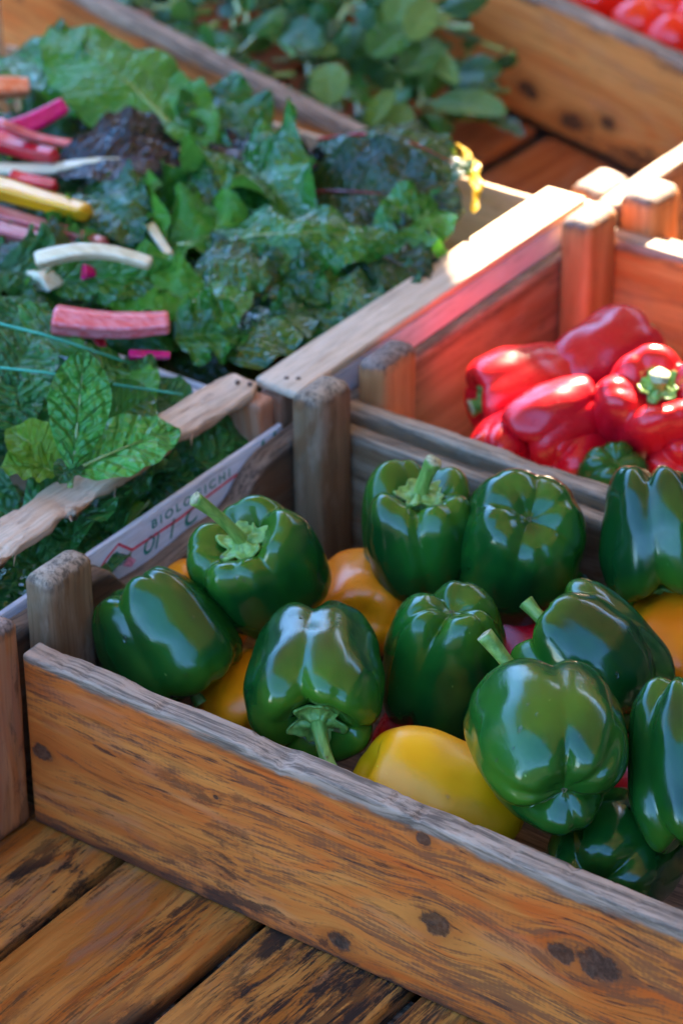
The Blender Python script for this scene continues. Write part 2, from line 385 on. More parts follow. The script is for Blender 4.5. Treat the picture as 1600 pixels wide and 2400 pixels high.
# printing on the side board
def ink(name, col):
    n = NT(name); co = n.n('ShaderNodeTexCoord').outputs['Object']
    f = n.ramp(n.noise(co, 500, 3), .3, .6)
    n.set(Base_Color=n.mix(f, tuple(min(1, c*1.7+.05) for c in col), col), Roughness=.75); return n.m
I_green = ink('green_ink', (.01, .17, .12)); I_red = ink('red_ink', (.62, .06, .09)); I_pink = ink('pink_ink', (.66, .22, .32))
XP = -.0396
def printed(name, verts, faces, mat):
    M = Matrix.Translation((XP, .15, .1))
    o = mesh_obj(name, [Vector((0, v[1]-.15, v[2]-.1)) for v in verts], faces, mat, None, None, smooth=False)
    o.parent = lab; o.matrix_parent_inverse = Matrix.Identity(4)
    bpy.context.view_layer.update()
    o.matrix_local = lab.matrix_world.inverted() @ M
    return o
def pz(zx, zy): zy -= 16; return atx(200+zx*.31888, 980+zy*.31888, XP, False)
def stroke(name, pts, w, mat):
    P = [pz(*p) for p in pts]; vs = []; fs = []
    for i, p in enumerate(P):
        a = P[max(0, i-1)]; b = P[min(len(P)-1, i+1)]; d = (b-a).normalized(); nrm = Vector((0, -d.z, d.y))*w/2
        vs += [p+nrm, p-nrm]
    for i in range(len(P)-1): fs.append((2*i, 2*i+1, 2*i+3, 2*i+2))
    return printed(name, vs, fs, mat)
bpy.context.view_layer.update()
stroke('printed_line', [(120, 1110), (165, 1040), (245, 942), (345, 985), (700, 750), (900, 590), (1165, 392), (1150, 480)], .0022, I_red)
printed('printed_square', [pz(232, 995), pz(293, 1030), pz(260, 1100), pz(170, 1070)], [(0, 1, 2, 3)], I_green)
printed('printed_square', [pz(320, 1030), pz(375, 1058), pz(340, 1110), pz(275, 1100)], [(0, 1, 2, 3)], I_pink)
def text(name, s, p0, p1, size, mat, shear=0.0, spacing=1.0):
    A, B = pz(*p0), pz(*p1)
    cu = bpy.data.curves.new(name, 'FONT'); cu.body = s; cu.size = size; cu.shear = shear; cu.space_character = spacing; cu.offset = size*.022
    to = bpy.data.objects.new(name, cu); C.objects.link(to)
    bpy.context.view_layer.update()
    me = bpy.data.meshes.new_from_object(to.evaluated_get(bpy.context.evaluated_depsgraph_get()))
    bpy.data.objects.remove(to); me.materials.clear(); me.materials.append(mat)
    w = max(v.co.x for v in me.vertices) - min(v.co.x for v in me.vertices)
    d = (B-A); sx = d.length/w if p1 != p0 else 1
    X = Vector((0, d.y, d.z)).normalized(); N = Vector((1, 0, 0)); Y = N.cross(X)
    o = bpy.data.objects.new(name, me); C.objects.link(o); o.parent = lab
    M = Matrix.Translation(A) @ Matrix((X*sx, Y, N)).transposed().to_4x4()
    o.matrix_local = lab.matrix_world.inverted() @ M
    return o
text('printed_text', 'BIOLOGICHI', (488, 835), (1060, 445), .0088, I_green, spacing=1.45)
text('printed_text', 'Ol', (418, 1035), (540, 960), .0165, I_green, shear=.35, spacing=1.15)
text('printed_text', 'l', (618, 905), (665, 870), .018, I_green, shear=.4)
text('printed_text', 'C', (715, 835), (830, 755), .0170, I_green, shear=.35)
text('printed_text', 'l l', (1280, 260), (1400, 170), .009, I_green, shear=.1)

# ------------------------------------------------------------------ tilted crate of round green leaves (back)
TM = Matrix.Translation((-.134, .787, -.054)) @ Matrix.Rotation(math.radians(10.9), 4, Vector((-.15, .99, 0)).normalized())
cb = crate('produce_crate', 'tilted orange wooden crate of small round green leaves at the back', M=TM)
board('front_board', -.72, .03, -.024, -.004, .0, .125, M_or, cb, tiltM=TM, r=.004, jit=.0012, seed=50, wear_w=.02)
board('back_wall', -.72, .30, .325, .345, .0, .125, M_or2, cb, tiltM=TM, r=.004, jit=.0012, seed=51, wear_w=.012)
for i, (a, b) in enumerate([(-.72, -.42), (-.41, -.203), (-.190, .02), (.03, .3)]):
    board('floor_slat', a, b, -.004, .324, -.012, 0, M_redf, cb, tiltM=TM, seed=52+i, step=.02, r=.004)
board('floor_panel', -.72, .3, -.004, .324, -.030, -.020, M_dark, cb, tiltM=TM, seed=57, step=.05)  # extra dark panel added under the slats so their gaps stay dark
board('corner_post', .0, .032, -.003, .048, -.03, .162, M_postor, cb, tiltM=TM, r=.008, seed=58)
ct = crate('produce_crate', 'wooden tray of red tomatoes beyond the blotchy orange board', M=TM)
board('floor_panel', -.60, .30, .350, .70, .045, .055, M_dark, ct, tiltM=TM, seed=66, step=.04)
board('back_wall', -.60, .30, .701, .72, .045, .125, M_or, ct, tiltM=TM, seed=67, step=.03)
board('side_wall', -.62, -.601, .350, .72, .045, .120, M_or, ct, tiltM=TM, seed=68, step=.03)
# crate at the back right
ch = crate('produce_crate', 'orange wooden crate at the back right with sunlit top edge', loc=(.3, .9, -.012))
board('corner_post', -.013, .018, .706, .752, .0, .152, M_postor, ch, r=.008, seed=60)
board('side_wall', -.031, -.0135, .706, 1.06, .01, .140, M_red, ch, r=.003, seed=61)
board('front_board', .019, .62, .7055, .7225, .01, .118, M_or, ch, r=.003, seed=62)
board('floor_panel', -.013, .62, .723, 1.06, .0, .009, M_dark, ch, seed=63, step=.05)
board('back_wall', -.013, .62, 1.062, 1.08, .01, .125, M_or, ch, seed=64)

# ------------------------------------------------------------------ peppers
def pepper_mat(name, base, dark, hi, rough=.17, blush=None):
    n = NT(name); co = n.n('ShaderNodeTexCoord').outputs['Object']
    rnd = n.n('ShaderNodeObjectInfo').outputs['Random']
    off = n.n('ShaderNodeCombineXYZ'); n.L(n.math('MULTIPLY', rnd, 5.0), off.inputs[0])
    p = n.vmath('ADD', co, off.outputs[0])
    v = n.noise(n.scale(p, (22, 22, 10)), 1, 3, .5)
    col = n.mix(n.ramp(v, .34, .68), dark, base)
    v2 = n.noise(n.scale(p, (14, 14, 14)), 1, 2, .5)
    sh = n.attr('shoulder')
    col = n.mix(n.math('MULTIPLY', n.math('ADD', n.ramp(v2, .55, .8), sh), .55), col, hi)
    if blush:
        col = n.mix(n.math('MULTIPLY', n.ramp(n.noise(p, 13, 2, .5), .66, .78), .8), col, blush)
    # little pale scars
    vo = n.n('ShaderNodeTexVoronoi'); n.L(n.scale(n.vmath('ADD', p, n.scale(n.noise(p, 50, 2, col=True), (.01, .01, .01))), (1, 1, .5)), vo.inputs['Vector']); vo.inputs['Scale'].default_value = 95
    sc = n.math('MULTIPLY', n.ramp(vo.outputs['Distance'], .085, .045), n.ramp(n.noise(p, 28, 2), .52, .62))
    col = n.mix(n.math('MULTIPLY', sc, .55), col, tuple(min(1, c*2.5+.12) for c in hi))
    n.set(Base_Color=col, Roughness=n.math('ADD', n.math('MULTIPLY', n.noise(p, 38, 5, .65), .26), rough-.12))
    n.set(Subsurface_Weight=.12, Subsurface_Scale=.006, Coat_Weight=0.0)
    n.b.inputs['Subsurface Radius'].default_value = tuple(.3+.7*c/max(base) for c in base)
    n.b.inputs['Specular IOR Level'].default_value = .46
    h = n.math('ADD', n.noise(n.scale(p, (60, 60, 26)), 1, 3, .5), n.math('MULTIPLY', n.noise(p, 700, 2), .05))
    n.L(n.bump(h, .0012, .55), n.b.inputs['Normal'])
    return n.m
P_green = pepper_mat('green_pepper_skin', (.010, .090, .010), (.0025, .034, .006), (.055, .155, .008), blush=None)
P_greenb = pepper_mat('green_pepper_skin_turning', (.011, .090, .010), (.0025, .036, .006), (.055, .15, .008), blush=(.32, .11, .006))
P_yel = pepper_mat('yellow_pepper_skin', (.86, .39, .0), (.78, .30, .0), (.86, .42, .0), rough=.40)
P_ora = pepper_mat('orange_pepper_skin', (.80, .26, .002), (.70, .18, .002), (.8, .3, .004), rough=.34)
P_redm = pepper_mat('red_pepper_skin', (.62, .003, .012), (.46, .002, .010), (.68, .010, .012), rough=.26)
def stem_mat():
    n = NT('pepper_stem'); co = n.n('ShaderNodeTexCoord').outputs['Object']
    v = n.noise(n.scale(co, (240, 240, 40)), 1, 4, .6); w = n.noise(co, 90, 3)
    col = n.mix(n.ramp(v, .35, .65), (.10, .22, .03), (.22, .36, .07))
    col = n.mix(n.math('MULTIPLY', n.ramp(w, .62, .72), .8), col, (.10, .06, .025))
    n.set(Base_Color=col, Roughness=.45); n.set(Subsurface_Weight=.15, Subsurface_Scale=.003)
    n.L(n.bump(v, .0009, .7), n.b.inputs['Normal']); return n.m
M_stem = stem_mat(); M_cut = simple('cut_stem_end', (.42, .42, .22), .7, 400, .5)
def wmat():
    n = NT('water'); n.set(Base_Color=(1, 1, 1), Roughness=.02, Transmission_Weight=1.0, IOR=1.33); return n.m
M_water = wmat()

PROF = [(0, .335), (.16, .345), (.30, .385), (.46, .455), (.64, .5), (.81, .465), (.93, .36), (.99, .20), (1, .02), (.965, -.15), (.90, -.30), (.80, -.405), (.66, -.475), (.48, -.5), (.30, -.475), (.14, -.435), (0, -.42)]
def cat(P, t):
    n = len(P)-1; f = t*n; i = min(int(f), n-1); u = f-i
    p0, p1, p2, p3 = P[max(i-1, 0)], P[i], P[i+1], P[min(i+2, n)]
    return tuple(.5*((2*b)+(-a+c)*u+(2*a-5*b+4*c-d)*u*u+(-a+3*b-3*c+d)*u**3) for a, b, c, d in zip(p0, p1, p2, p3))
def pepper_geo(W, H, n, seed, taper=.12, groove=.15, crease=1.0, bend=.0, nt=60, na=120, mk=1.0):
    rnd = random.Random(seed); o = Vector((rnd.uniform(0, 99), rnd.uniform(0, 99), rnd.uniform(0, 99)))
    th0 = rnd.uniform(0, 6.28); r2 = random.Random(seed+999); tw_ = r2.uniform(-.45, .45); sx_ = r2.uniform(.94, 1.07); shx = r2.uniform(-.12, .12); shy = r2.uniform(-.12, .12)
    gr = [th0 + i*2*math.pi/n + rnd.uniform(-.16, .16) for i in range(n)]
    gd = [groove*rnd.uniform(.8, 1.25) for _ in gr]
    la = [rnd.uniform(.94, 1.06) for _ in gr]; lb = [rnd.uniform(-.05, .07) for _ in gr]; ls = [rnd.uniform(-.04, .05) for _ in gr]
    # minor creases inside lobes
    mi = [(g+math.pi/n*rnd.uniform(.7, 1.3), rnd.uniform(.015, .05)*mk) for g in gr]
    V, Fc, S = [], [], []
    for i in range(nt+1):
        t = i/nt; r, z = cat(PROF, t); r = max(0, r)
        for j in range(na):
            th = 2*math.pi*j/na
            if i in (0, nt) and j: continue
            tt = th + .10*noise.noise(Vector((t*2.2, seed, 0))) + .05*math.sin(t*5+seed)
            g = 0; lob = 0; wsum = 0
            envr = .55 + .5*abs(z)*2
            zb = zsh = ra = 0
            for k in range(n):
                d = (tt-gr[k]+math.pi) % (2*math.pi) - math.pi
                wd = .30 + .10*(1-abs(z)*2)
                g = g + gd[k]*(math.exp(-(abs(d)/wd)**1.25))*envr
                m = (gr[k]+gr[(k+1) % n] + (2*math.pi if gr[(k+1) % n] < gr[k] else 0))/2
                dm = (tt-m+math.pi) % (2*math.pi)-math.pi
                w = max(0, math.cos(dm*n/4))**2 if abs(dm) < 2*math.pi/n else 0
                zb += w*lb[k]; zsh += w*ls[k]; ra += w*la[k]; wsum += w
            if wsum > 0: ra /= wsum; zb /= wsum; zsh /= wsum
            else: ra = 1
            for mth, ma in mi:
                d = (tt-mth+math.pi) % (2*math.pi) - math.pi
                g += ma*math.exp(-(d/.16)**2)*envr
            rr = r*(1-g)*ra*(1-taper*max(0, .35-z))
            zz = z
            if z > 0: zz = z - (g*.55*max(0, z*2)**2) + zsh*min(1, r*1.6)*z*2
            else: zz = z + (g*.62*max(0, -z*2)**2)*min(1, r*1.8) - zb*min(1, r*1.7)*(-z*2)
            th_ = th + tw_*zz; P = Vector((rr*math.cos(th_)*sx_ + shx*zz, rr*math.sin(th_)/sx_ + shy*zz, zz*H/W*2))
            nn = noise.noise(P*1.1+o)*.085 + noise.noise(P*2.4+o)*.03
            P = P + Vector((P.x, P.y, P.z*.7))*nn*min(1, r*2)
            P.x += bend*(P.z**2)
            V.append(P*(W/2)); S.append(max(0, min(1, (z-.30)/.2)) + max(0, (-z-.40)/.2)*.7 + g*.8)
    # index
    def idx(i, j):
        if i == 0: return 0
        if i == nt: return 1+(nt-1)*na
        return 1+(i-1)*na+(j % na)
    for i in range(nt):
        for j in range(na):
            a, b, c, d = idx(i, j), idx(i, j+1), idx(i+1, j+1), idx(i+1, j)
            if i == 0: Fc.append((a, d, c))
            elif i == nt-1: Fc.append((a, d, b)[::1] if False else (a, c, b))
            else: Fc.append((a, d, c, b))
    return V, Fc, S
def add_stem(root, W, H, L, r, bd, bend, seed, calyx=1.0):
    rnd = random.Random(seed*7+1)
    z0 = .325*H; pts = []; rads = []
    p = Vector((0, 0, z0)); d = Vector((0, 0, 1)); n = 18
    for i in range(n+1):
        t = i/n; pts.append(p.copy())
        rads.append(r*(1.0+1.1*math.exp(-t*9)+.28*max(0, t-.72)/.28*1.0))
        d = (d + bd*bend/n).normalized(); p = p + d*L/n
    V, Fc = tube(pts, rads, 20, True, 1.0, 5, .07)
    # rounded rim at the cut end
    so = mesh_obj('stem', V, Fc, [M_stem, M_cut], root, fm=[0]*(len(Fc)-1)+[1])
    # calyx: irregular star lying in the hollow
    V, Fc = [], []; na, nr = 60, 9; R = W*.155*calyx; ph = rnd.uniform(0, 6)
    for i in range(nr+1):
        q = i/nr
        for j in range(na):
            th = 2*math.pi*j/na
            k = 1+.16*math.cos(5*th+ph)+.10*math.cos(7*th+ph*2)+.05*math.cos(13*th)
            rr = (.25+.75*q)*R*k
            zz = z0 + .0035 + .018*(1-q)**3*.3 + (rr/(W/2))**2*H*.30 + .0012*math.sin(5*th+ph)*q
            if q > .85: zz += .0010
            V.append(Vector((rr*math.cos(th), rr*math.sin(th), zz)))
    for i in range(nr):
        for j in range(na):
            a, b = i*na+j, i*na+(j+1) % na; Fc.append((a, b, b+na, a+na))
    co = mesh_obj('calyx', V, Fc, M_stem, root)
    sm = co.modifiers.new('thick', 'SOLIDIFY'); sm.thickness = .0016; sm.offset = 0
    return so
M_scar = simple('scar_tissue', (.13, .11, .05), .6, 500, .6)
def add_scar(root, V, H):
    c = V[-1]; Vs, Fs = [], []
    for i, (q, z) in enumerate(((.0001, .0012), (.0006, .0002), (.0011, -.0008), (.0017, -.0002), (.0022, .0010))):
        for j in range(16):
            a = 2*math.pi*j/16; k = 1+.25*math.sin(3*a+1)
            Vs.append(c + Vector((q*k*math.cos(a), q*k*math.sin(a), z)))
    for i in range(4):
        for j in range(16): Fs.append((i*16+j, i*16+16+j, i*16+16+(j+1) % 16, i*16+(j+1) % 16))
    mesh_obj('blossom_scar', Vs, Fs, M_scar, root)
PEPS = {}
def pepper(key, px, py, z, W, H, d, n=4, seed=1, mat=None, label='', stem=(.03, .0035, None, .5), taper=.12, groove=.15, roll=0, bend=0, group=None, cal=1.0, lod=1.0, bump=1.0, scar=False):
    c = at(px, py, z); Z = camdir(*d)
    X = Z.orthogonal().normalized(); R = Matrix((X, Z.cross(X), Z)).transposed().to_4x4()
    M = Matrix.Translation(c) @ R @ Matrix.Rotation(roll, 4, 'Z')
    V, Fc, S = pepper_geo(W, H, n, seed, taper, groove, bend=bend, nt=int(60*lod), na=int(120*lod), mk=bump)
    o = mesh_obj('bell_pepper', V, Fc, mat, None, M, attrs=dict(shoulder=S))
    tag(o, label, 'bell pepper', group)
    if scar: add_scar(o, V, H)
    if stem: add_stem(o, W, H, stem[0], stem[1], M.to_3x3().inverted() @ (camdir(*stem[2]) if stem[2] else Vector((0, 0, 0))), stem[3], seed, cal)
    PEPS[key] = (o, V, Fc, M)
    return o
GG = 'peppers in the weathered crate'; RG = 'red peppers in the back crate'
pepper('G1', 372, 1475, .098, .088, .078, (.50, -.78, .05), 4, 11, P_greenb, 'broad green pepper lying on its side in the left front corner of the crate', (.02, .0035, None, .2), groove=.13, group=GG, roll=.4)
pepper('G2', 603, 1318, .122, .084, .080, (-.35, .62, .70), 4, 23, P_green, 'green pepper with a long pale stem pointing up to the left', (.056, .0036, (-1, .1, .1), .55), groove=.17, group=GG, roll=0, cal=1.15)
pepper('G3', 724, 1563, .112, .088, .094, (.04, -.62, .78), 3, 31, P_green, 'green pepper against the front board with its stem hanging toward it', (.050, .0040, (.7, -1, -.1), .85), groove=.17, group=GG, cal=1.1)
pepper('G4', 1022, 1520, .098, .082, .096, (-.08, -.78, -.62), 3, 44, P_green, 'green pepper showing a three-way crease on top, in the middle of the heap', (.02, .0035, None, .2), groove=.2, group=GG, roll=.3, scar=True)
pepper('G5', 960, 1240, .112, .091, .083, (.02, .86, .50), 4, 52, P_greenb, 'deeply lobed green pepper with an upright curved stem near the grey post', (.034, .0044, (.6, .5, .5), .9), groove=.22, group=GG, cal=1.1)
pepper('G6', 1190, 1252, .118, .092, .084, (-.12, -.42, -.90), 4, 61, P_green, 'plump smooth green pepper with its small navel scar facing up', (.02, .0035, None, .2), groove=.09, group=GG, scar=True)
pepper('G7', 1508, 1232, .130, .088, .088, (.10, -.97, .10), 4, 77, P_green, 'green pepper with deep upright furrows at the right rear of the crate', (.030, .0040, None, .3), groove=.22, group=GG)
pepper('G8', 1366, 1528, .116, .082, .084, (-.72, .60, -.25), 4, 85, P_greenb, 'slanting green pepper whose stem sticks out at its upper left', (.030, .0038, (-.3, 1, 0), .4), groove=.11, group=GG, cal=1.0, bump=.5)
pepper('G9', 1262, 1724, .134, .098, .094, (-.10, .50, -.85), 3, 97, P_greenb, 'largest green pepper, front right, with blossom scar facing the front board', (.064, .0040, (-.8, .8, .5), 2.0), groove=.2, group=GG, taper=.2, scar=True)
pepper('G10', 1603, 1750, .128, .082, .098, (.02, -.9, .3), 4, 105, P_green, 'green pepper cut off by the right edge of the picture', (.02, .0035, None, .2), groove=.17, group=GG)
pepper('G11', 1400, 1985, .068, .084, .080, (.3, .3, -.9), 4, 111, P_green, 'dark green pepper sunk low behind the front board at the right', (.02, .0035, None, .2), group=GG)
pepper('Y1', 990, 1845, .068, .094, .094, (.84, -.50, -.20), 3, 124, P_yel, 'large yellow pepper low behind the middle of the front board', (.02, .0035, None, .2), groove=.06, group=GG, bump=.2)
pepper('Y2', 835, 1392, .066, .072, .075, (.1, .2, -.95), 3, 131, P_ora, 'orange yellow pepper half buried below the long-stemmed green one', (.02, .0035, None, .2), groove=.03, group=GG, bump=.2)
pepper('Y3', 575, 1632, .055, .070, .08, (-.2, .3, -.95), 3, 141, P_ora, 'orange pepper glimpsed deep between the two left front green peppers', (.02, .0035, None, .2), groove=.03, group=GG, bump=.2)
pepper('Y4', 1545, 1500, .070, .076, .078, (.4, .5, -.75), 3, 151, P_ora, 'orange yellow pepper low at the right edge below the furrowed green one', (.02, .0035, None, .2), groove=.03, group=GG, bump=.2)
pepper('U1', 1195, 1490, .045, .078, .08, (-.6, .5, -.75), 3, 153, P_redm, 'red pepper deep in the gap between the green peppers', None, groove=.08, group=GG)
pepper('U2', 1000, 1700, .035, .075, .08, (.6, .5, -.75), 3, 154, P_redm, 'dark red pepper at the bottom below the creased green one', None, groove=.08, group=GG, lod=.6)
pepper('U3', 1480, 1830, .045, .075, .08, (.6, .5, .75), 3, 155, P_redm, 'red pepper in the shadow left of the one at the right edge', None, groove=.08, group=GG, lod=.6)
pepper('U4', 420, 1440, .045, .075, .08, (.6, .5, .75), 3, 156, P_ora, 'orange pepper at the bottom under the left corner green pepper', None, groove=.08, group=GG, lod=.6)
pepper('U5', 1300, 1330, .045, .075, .08, (.6, .5, .75), 4, 157, P_green, 'green pepper at the bottom behind the slanting one', None, groove=.08, group=GG, lod=.6)
pepper('R1', 1381, 826, .108, .070, .082, (.75, .45, -.3), 3, 201, P_redm, 'large smooth red pepper at the rear of its crate', (.02, .0035, None, .2), groove=.05, group=RG, bump=.2)
pepper('R2', 1208, 893, .098, .066, .080, (-.86, -.30, .25), 3, 211, P_redm, 'red pepper lying at the left of its crate with dark stem end down', (.018, .005, None, .2), groove=.07, group=RG, bump=.2)
pepper('R3', 1272, 970, .105, .062, .066, (-.80, -.50, .1), 3, 221, P_redm, 'lobed red pepper in front of the leftmost red one', (.02, .0035, None, .2), groove=.14, group=RG, bump=.2)
pepper('R4', 1504, 950, .112, .084, .080, (-.02, .55, .83), 4, 231, P_redm, 'red pepper with its green stem turned toward the viewer', (.018, .0055, None, .2), groove=.2, group=RG, cal=1.0)
pepper('R5', 1590, 1060, .085, .070, .07, (.3, .2, -.9), 4, 241, P_redm, 'red pepper low at the right edge just behind the dividing board', None, group=RG)
pepper('R6', 1310, 1050, .082, .062, .07, (.5, .2, -.9), 4, 251, P_redm, 'red pepper peeping over the dividing board beside the green one', None, group=RG)
pepper('R7', 1165, 1040, .082, .062, .07, (.5, .2, -.9), 4, 261, P_redm, 'red pepper low in the front left corner of its crate', None, group=RG)
pepper('R8', 1420, 940, .055, .066, .07, (.5, .2, -.9), 4, 271, P_redm, 'red pepper at the bottom in the middle of its crate', None, group=RG, lod=.6)
pepper('G12', 1402, 1112, .082, .056, .060, (-.1, -.5, -.8), 4, 281, P_green, 'green pepper among the red ones just behind the dividing board', None, group=RG)

# water drops resting on skins (found where the view meets the pepper)
dmesh = None
def drop(key, px, py, s):
    global dmesh
    o, V, Fc, M = PEPS[key]
    if 'bvh' not in o.keys(): pass
    b = BVHTree.FromPolygons([M @ v for v in V], Fc)
    d = ray(px, py).normalized(); loc, nrm, _, _ = b.ray_cast(CAM, d)
    if loc is None: return
    if nrm.dot(d) > 0: nrm = -nrm
    if dmesh is None:
        bm = bmesh.new(); bmesh.ops.create_uvsphere(bm, u_segments=14, v_segments=8, radius=1)
        for v in bm.verts: v.co.z = v.co.z*.45
        for f in bm.faces: f.smooth = True
        dmesh = bpy.data.meshes.new('water_drop'); bm.to_mesh(dmesh); bm.free(); dmesh.materials.append(M_water)
    w = bpy.data.objects.new('water_drop', dmesh); C.objects.link(w); w.parent = o
    down = Vector((0, 0, -1)); X = down - nrm*down.dot(nrm)
    w.matrix_local = M.inverted() @ (frame(loc, X, nrm) @ Matrix.Diagonal((s*1.5, s, s, 1)))
for a in [('G9', 1193, 1676, .0017), ('G9', 1232, 1642, .0011), ('G9', 1140, 1745, .0011), ('G9', 1103, 1795, .0012), ('G9', 1211, 1618, .001), ('G9', 1178, 1718, .0008), ('G9', 1330, 1690, .0008), ('G8', 1415, 1550, .0016), ('G8', 1470, 1590, .0008), ('G1', 288, 1468, .0016), ('G1', 428, 1553, .0013), ('G1', 445, 1418, .0010), ('G3', 566, 1590, .0013), ('G3', 690, 1420, .0008), ('G2', 545, 1325, .0012), ('G2', 560, 1332, .0009), ('Y1', 1028, 1830, .0012), ('G4', 985, 1470, .0009), ('G6', 1075, 1305, .0009)]:
    drop(*a)

# ------------------------------------------------------------------ tomatoes at the top right
M_tom = pepper_mat('tomato_skin', (.95, .022, .006), (.85, .012, .004), (.95, .07, .012), rough=.16)
TOM = [(1365, 8, .029, 'large red tomato second from the left behind the blotchy board'), (1465, 62, .025, 'red tomato with the bright white glint, above the middle of the blotchy board'), (1545, 100, .026, 'red tomato right of the glinting one, nearest the board'), (1440, -12, .026, 'red tomato directly behind the glinting one'), (1300, -28, .027, 'leftmost red tomato, cut off by the top of the picture'), (1530, 28, .027, 'red tomato between the glinting one and the right corner'), (1612, 62, .027, 'red tomato cut off by the right edge of the picture'), (1600, -8, .027, 'red tomato in the very top right corner'), (1505, -38, .026, 'red tomato at the top edge left of the corner one')]
for i, (px, py, r, lab_) in enumerate(TOM):
    c = at(px, py, .052); r *= 1.12
    V, Fc = [], []; na, nt = 40, 26
    for a in range(nt+1):
        ph = math.pi*a/nt
        for b in range(na):
            th = 2*math.pi*b/na; rr = math.sin(ph)*(1+.035*math.cos(5*th+i)*math.sin(ph))
            zz = math.cos(ph)*.84 - .16*math.exp(-(ph/.35)**2)
            V.append(Vector((rr*math.cos(th), rr*math.sin(th), zz))*r)
    for a in range(nt):
        for b in range(na):
            q = a*na+b; q2 = a*na+(b+1) % na; Fc.append((q, q+na, q2+na, q2))
    M = frame(c, RT, camdir(.3*math.sin(i), .55, -.8))
    o = mesh_obj('tomato', V, Fc, M_tom, None, M, attrs=dict(shoulder=[0]*len(V)))
    tag(o, lab_, 'tomato', 'tomatoes at the back')
    V, Fc = [], []
    for k in range(5):
        th = 2*math.pi*k/5; d = Vector((math.cos(th), math.sin(th), 0)); s_ = Vector((-math.sin(th), math.cos(th), 0))
        b0 = len(V)
        for q, w in ((.03, .09), (.25, .11), (.5, .05), (.62, .005)):
            zc = .70 + .16*q*1.2 - .2*q*q
            V += [(d*q + s_*w + Vector((0, 0, zc)))*r, (d*q - s_*w + Vector((0, 0, zc)))*r]
        for a in range(3): Fc.append((b0+2*a, b0+2*a+1, b0+2*a+3, b0+2*a+2))
    mesh_obj('calyx', V, Fc, M_stem, o)

# ------------------------------------------------------------------ leaves
def leaf_mat(name, base, dark, vein, under, trans=.35, rough=.3, coat=.3, nv=8, blister=.6, vamt=.4, cell=115, bd=.0036):
    n = NT(name); uv = n.n('ShaderNodeTexCoord').outputs['UV']; ob = n.n('ShaderNodeTexCoord').outputs['Object']
    rnd = n.n('ShaderNodeObjectInfo').outputs['Random']
    sp = n.n('ShaderNodeSeparateXYZ'); n.L(uv, sp.inputs[0]); U, Vv = sp.outputs[0], sp.outputs[1]
    av = n.math('MULTIPLY', n.math('ABSOLUTE', n.math('SUBTRACT', Vv, .5)), 2.0)
    wob = n.math('MULTIPLY', n.math('SUBTRACT', n.noise(ob, 45, 2), .5), .5)
    ch = n.math('ADD', n.math('SUBTRACT', n.math('MULTIPLY', U, float(nv)), n.math('MULTIPLY', n.math('POWER', av, .8), 1.6)), wob)
    tri = n.math('ABSOLUTE', n.math('SUBTRACT', n.math('FRACT', ch), .5))
    side = n.math('MULTIPLY', n.ramp(tri, .055, .0), n.ramp(av, 1.0, .5))
    mid = n.ramp(av, .05, .015)
    vo = n.n('ShaderNodeTexVoronoi', feature='DISTANCE_TO_EDGE'); n.L(n.vmath('ADD', ob, n.scale(n.noise(ob, 60, 2, col=True), (.006, .006, .006))), vo.inputs['Vector']); vo.inputs['Scale'].default_value = cell
    net = n.ramp(vo.outputs['Distance'], .09, .0)
    veins = n.math('MAXIMUM', n.math('MAXIMUM', side, mid), n.math('MULTIPLY', net, .35))
    f = n.math('ADD', n.math('MULTIPLY', n.noise(ob, 30, 3), .7), n.math('MULTIPLY', rnd, .35))
    col = n.mix(n.ramp(f, .35, .8), dark, base)
    col = n.mix(n.math('MULTIPLY', veins, vamt), col, vein)
    geo = n.n('ShaderNodeNewGeometry'); col = n.mix(geo.outputs['Backfacing'], col, n.mix(n.math('MULTIPLY', veins, .6), under, vein))
    n.set(Base_Color=col, Roughness=rough, Coat_Weight=coat*.35, Coat_Roughness=.12); n.b.inputs['Specular IOR Level'].default_value = .14+.6*coat
    h = n.math('SUBTRACT', n.math('ADD', n.math('MULTIPLY', n.ramp(vo.outputs['Distance'], .0, .3), .5), n.math('MULTIPLY', n.ramp(tri, .0, .3), .6)), n.math('MULTIPLY', mid, .5))
    n.L(n.bump(h, bd, blister), n.b.inputs['Normal'])
    tr = n.n('ShaderNodeBsdfTranslucent'); n.L(n.mix(.0, n.mix(.5, col, tuple(min(1, c*2.2) for c in under)), col), tr.inputs[0])
    ms = n.n('ShaderNodeMixShader'); ms.inputs[0].default_value = trans
    n.L(n.b.outputs[0], ms.inputs[1]); n.L(tr.outputs[0], ms.inputs[2]); n.L(ms.outputs[0], n.out.inputs[0])
    return n.m
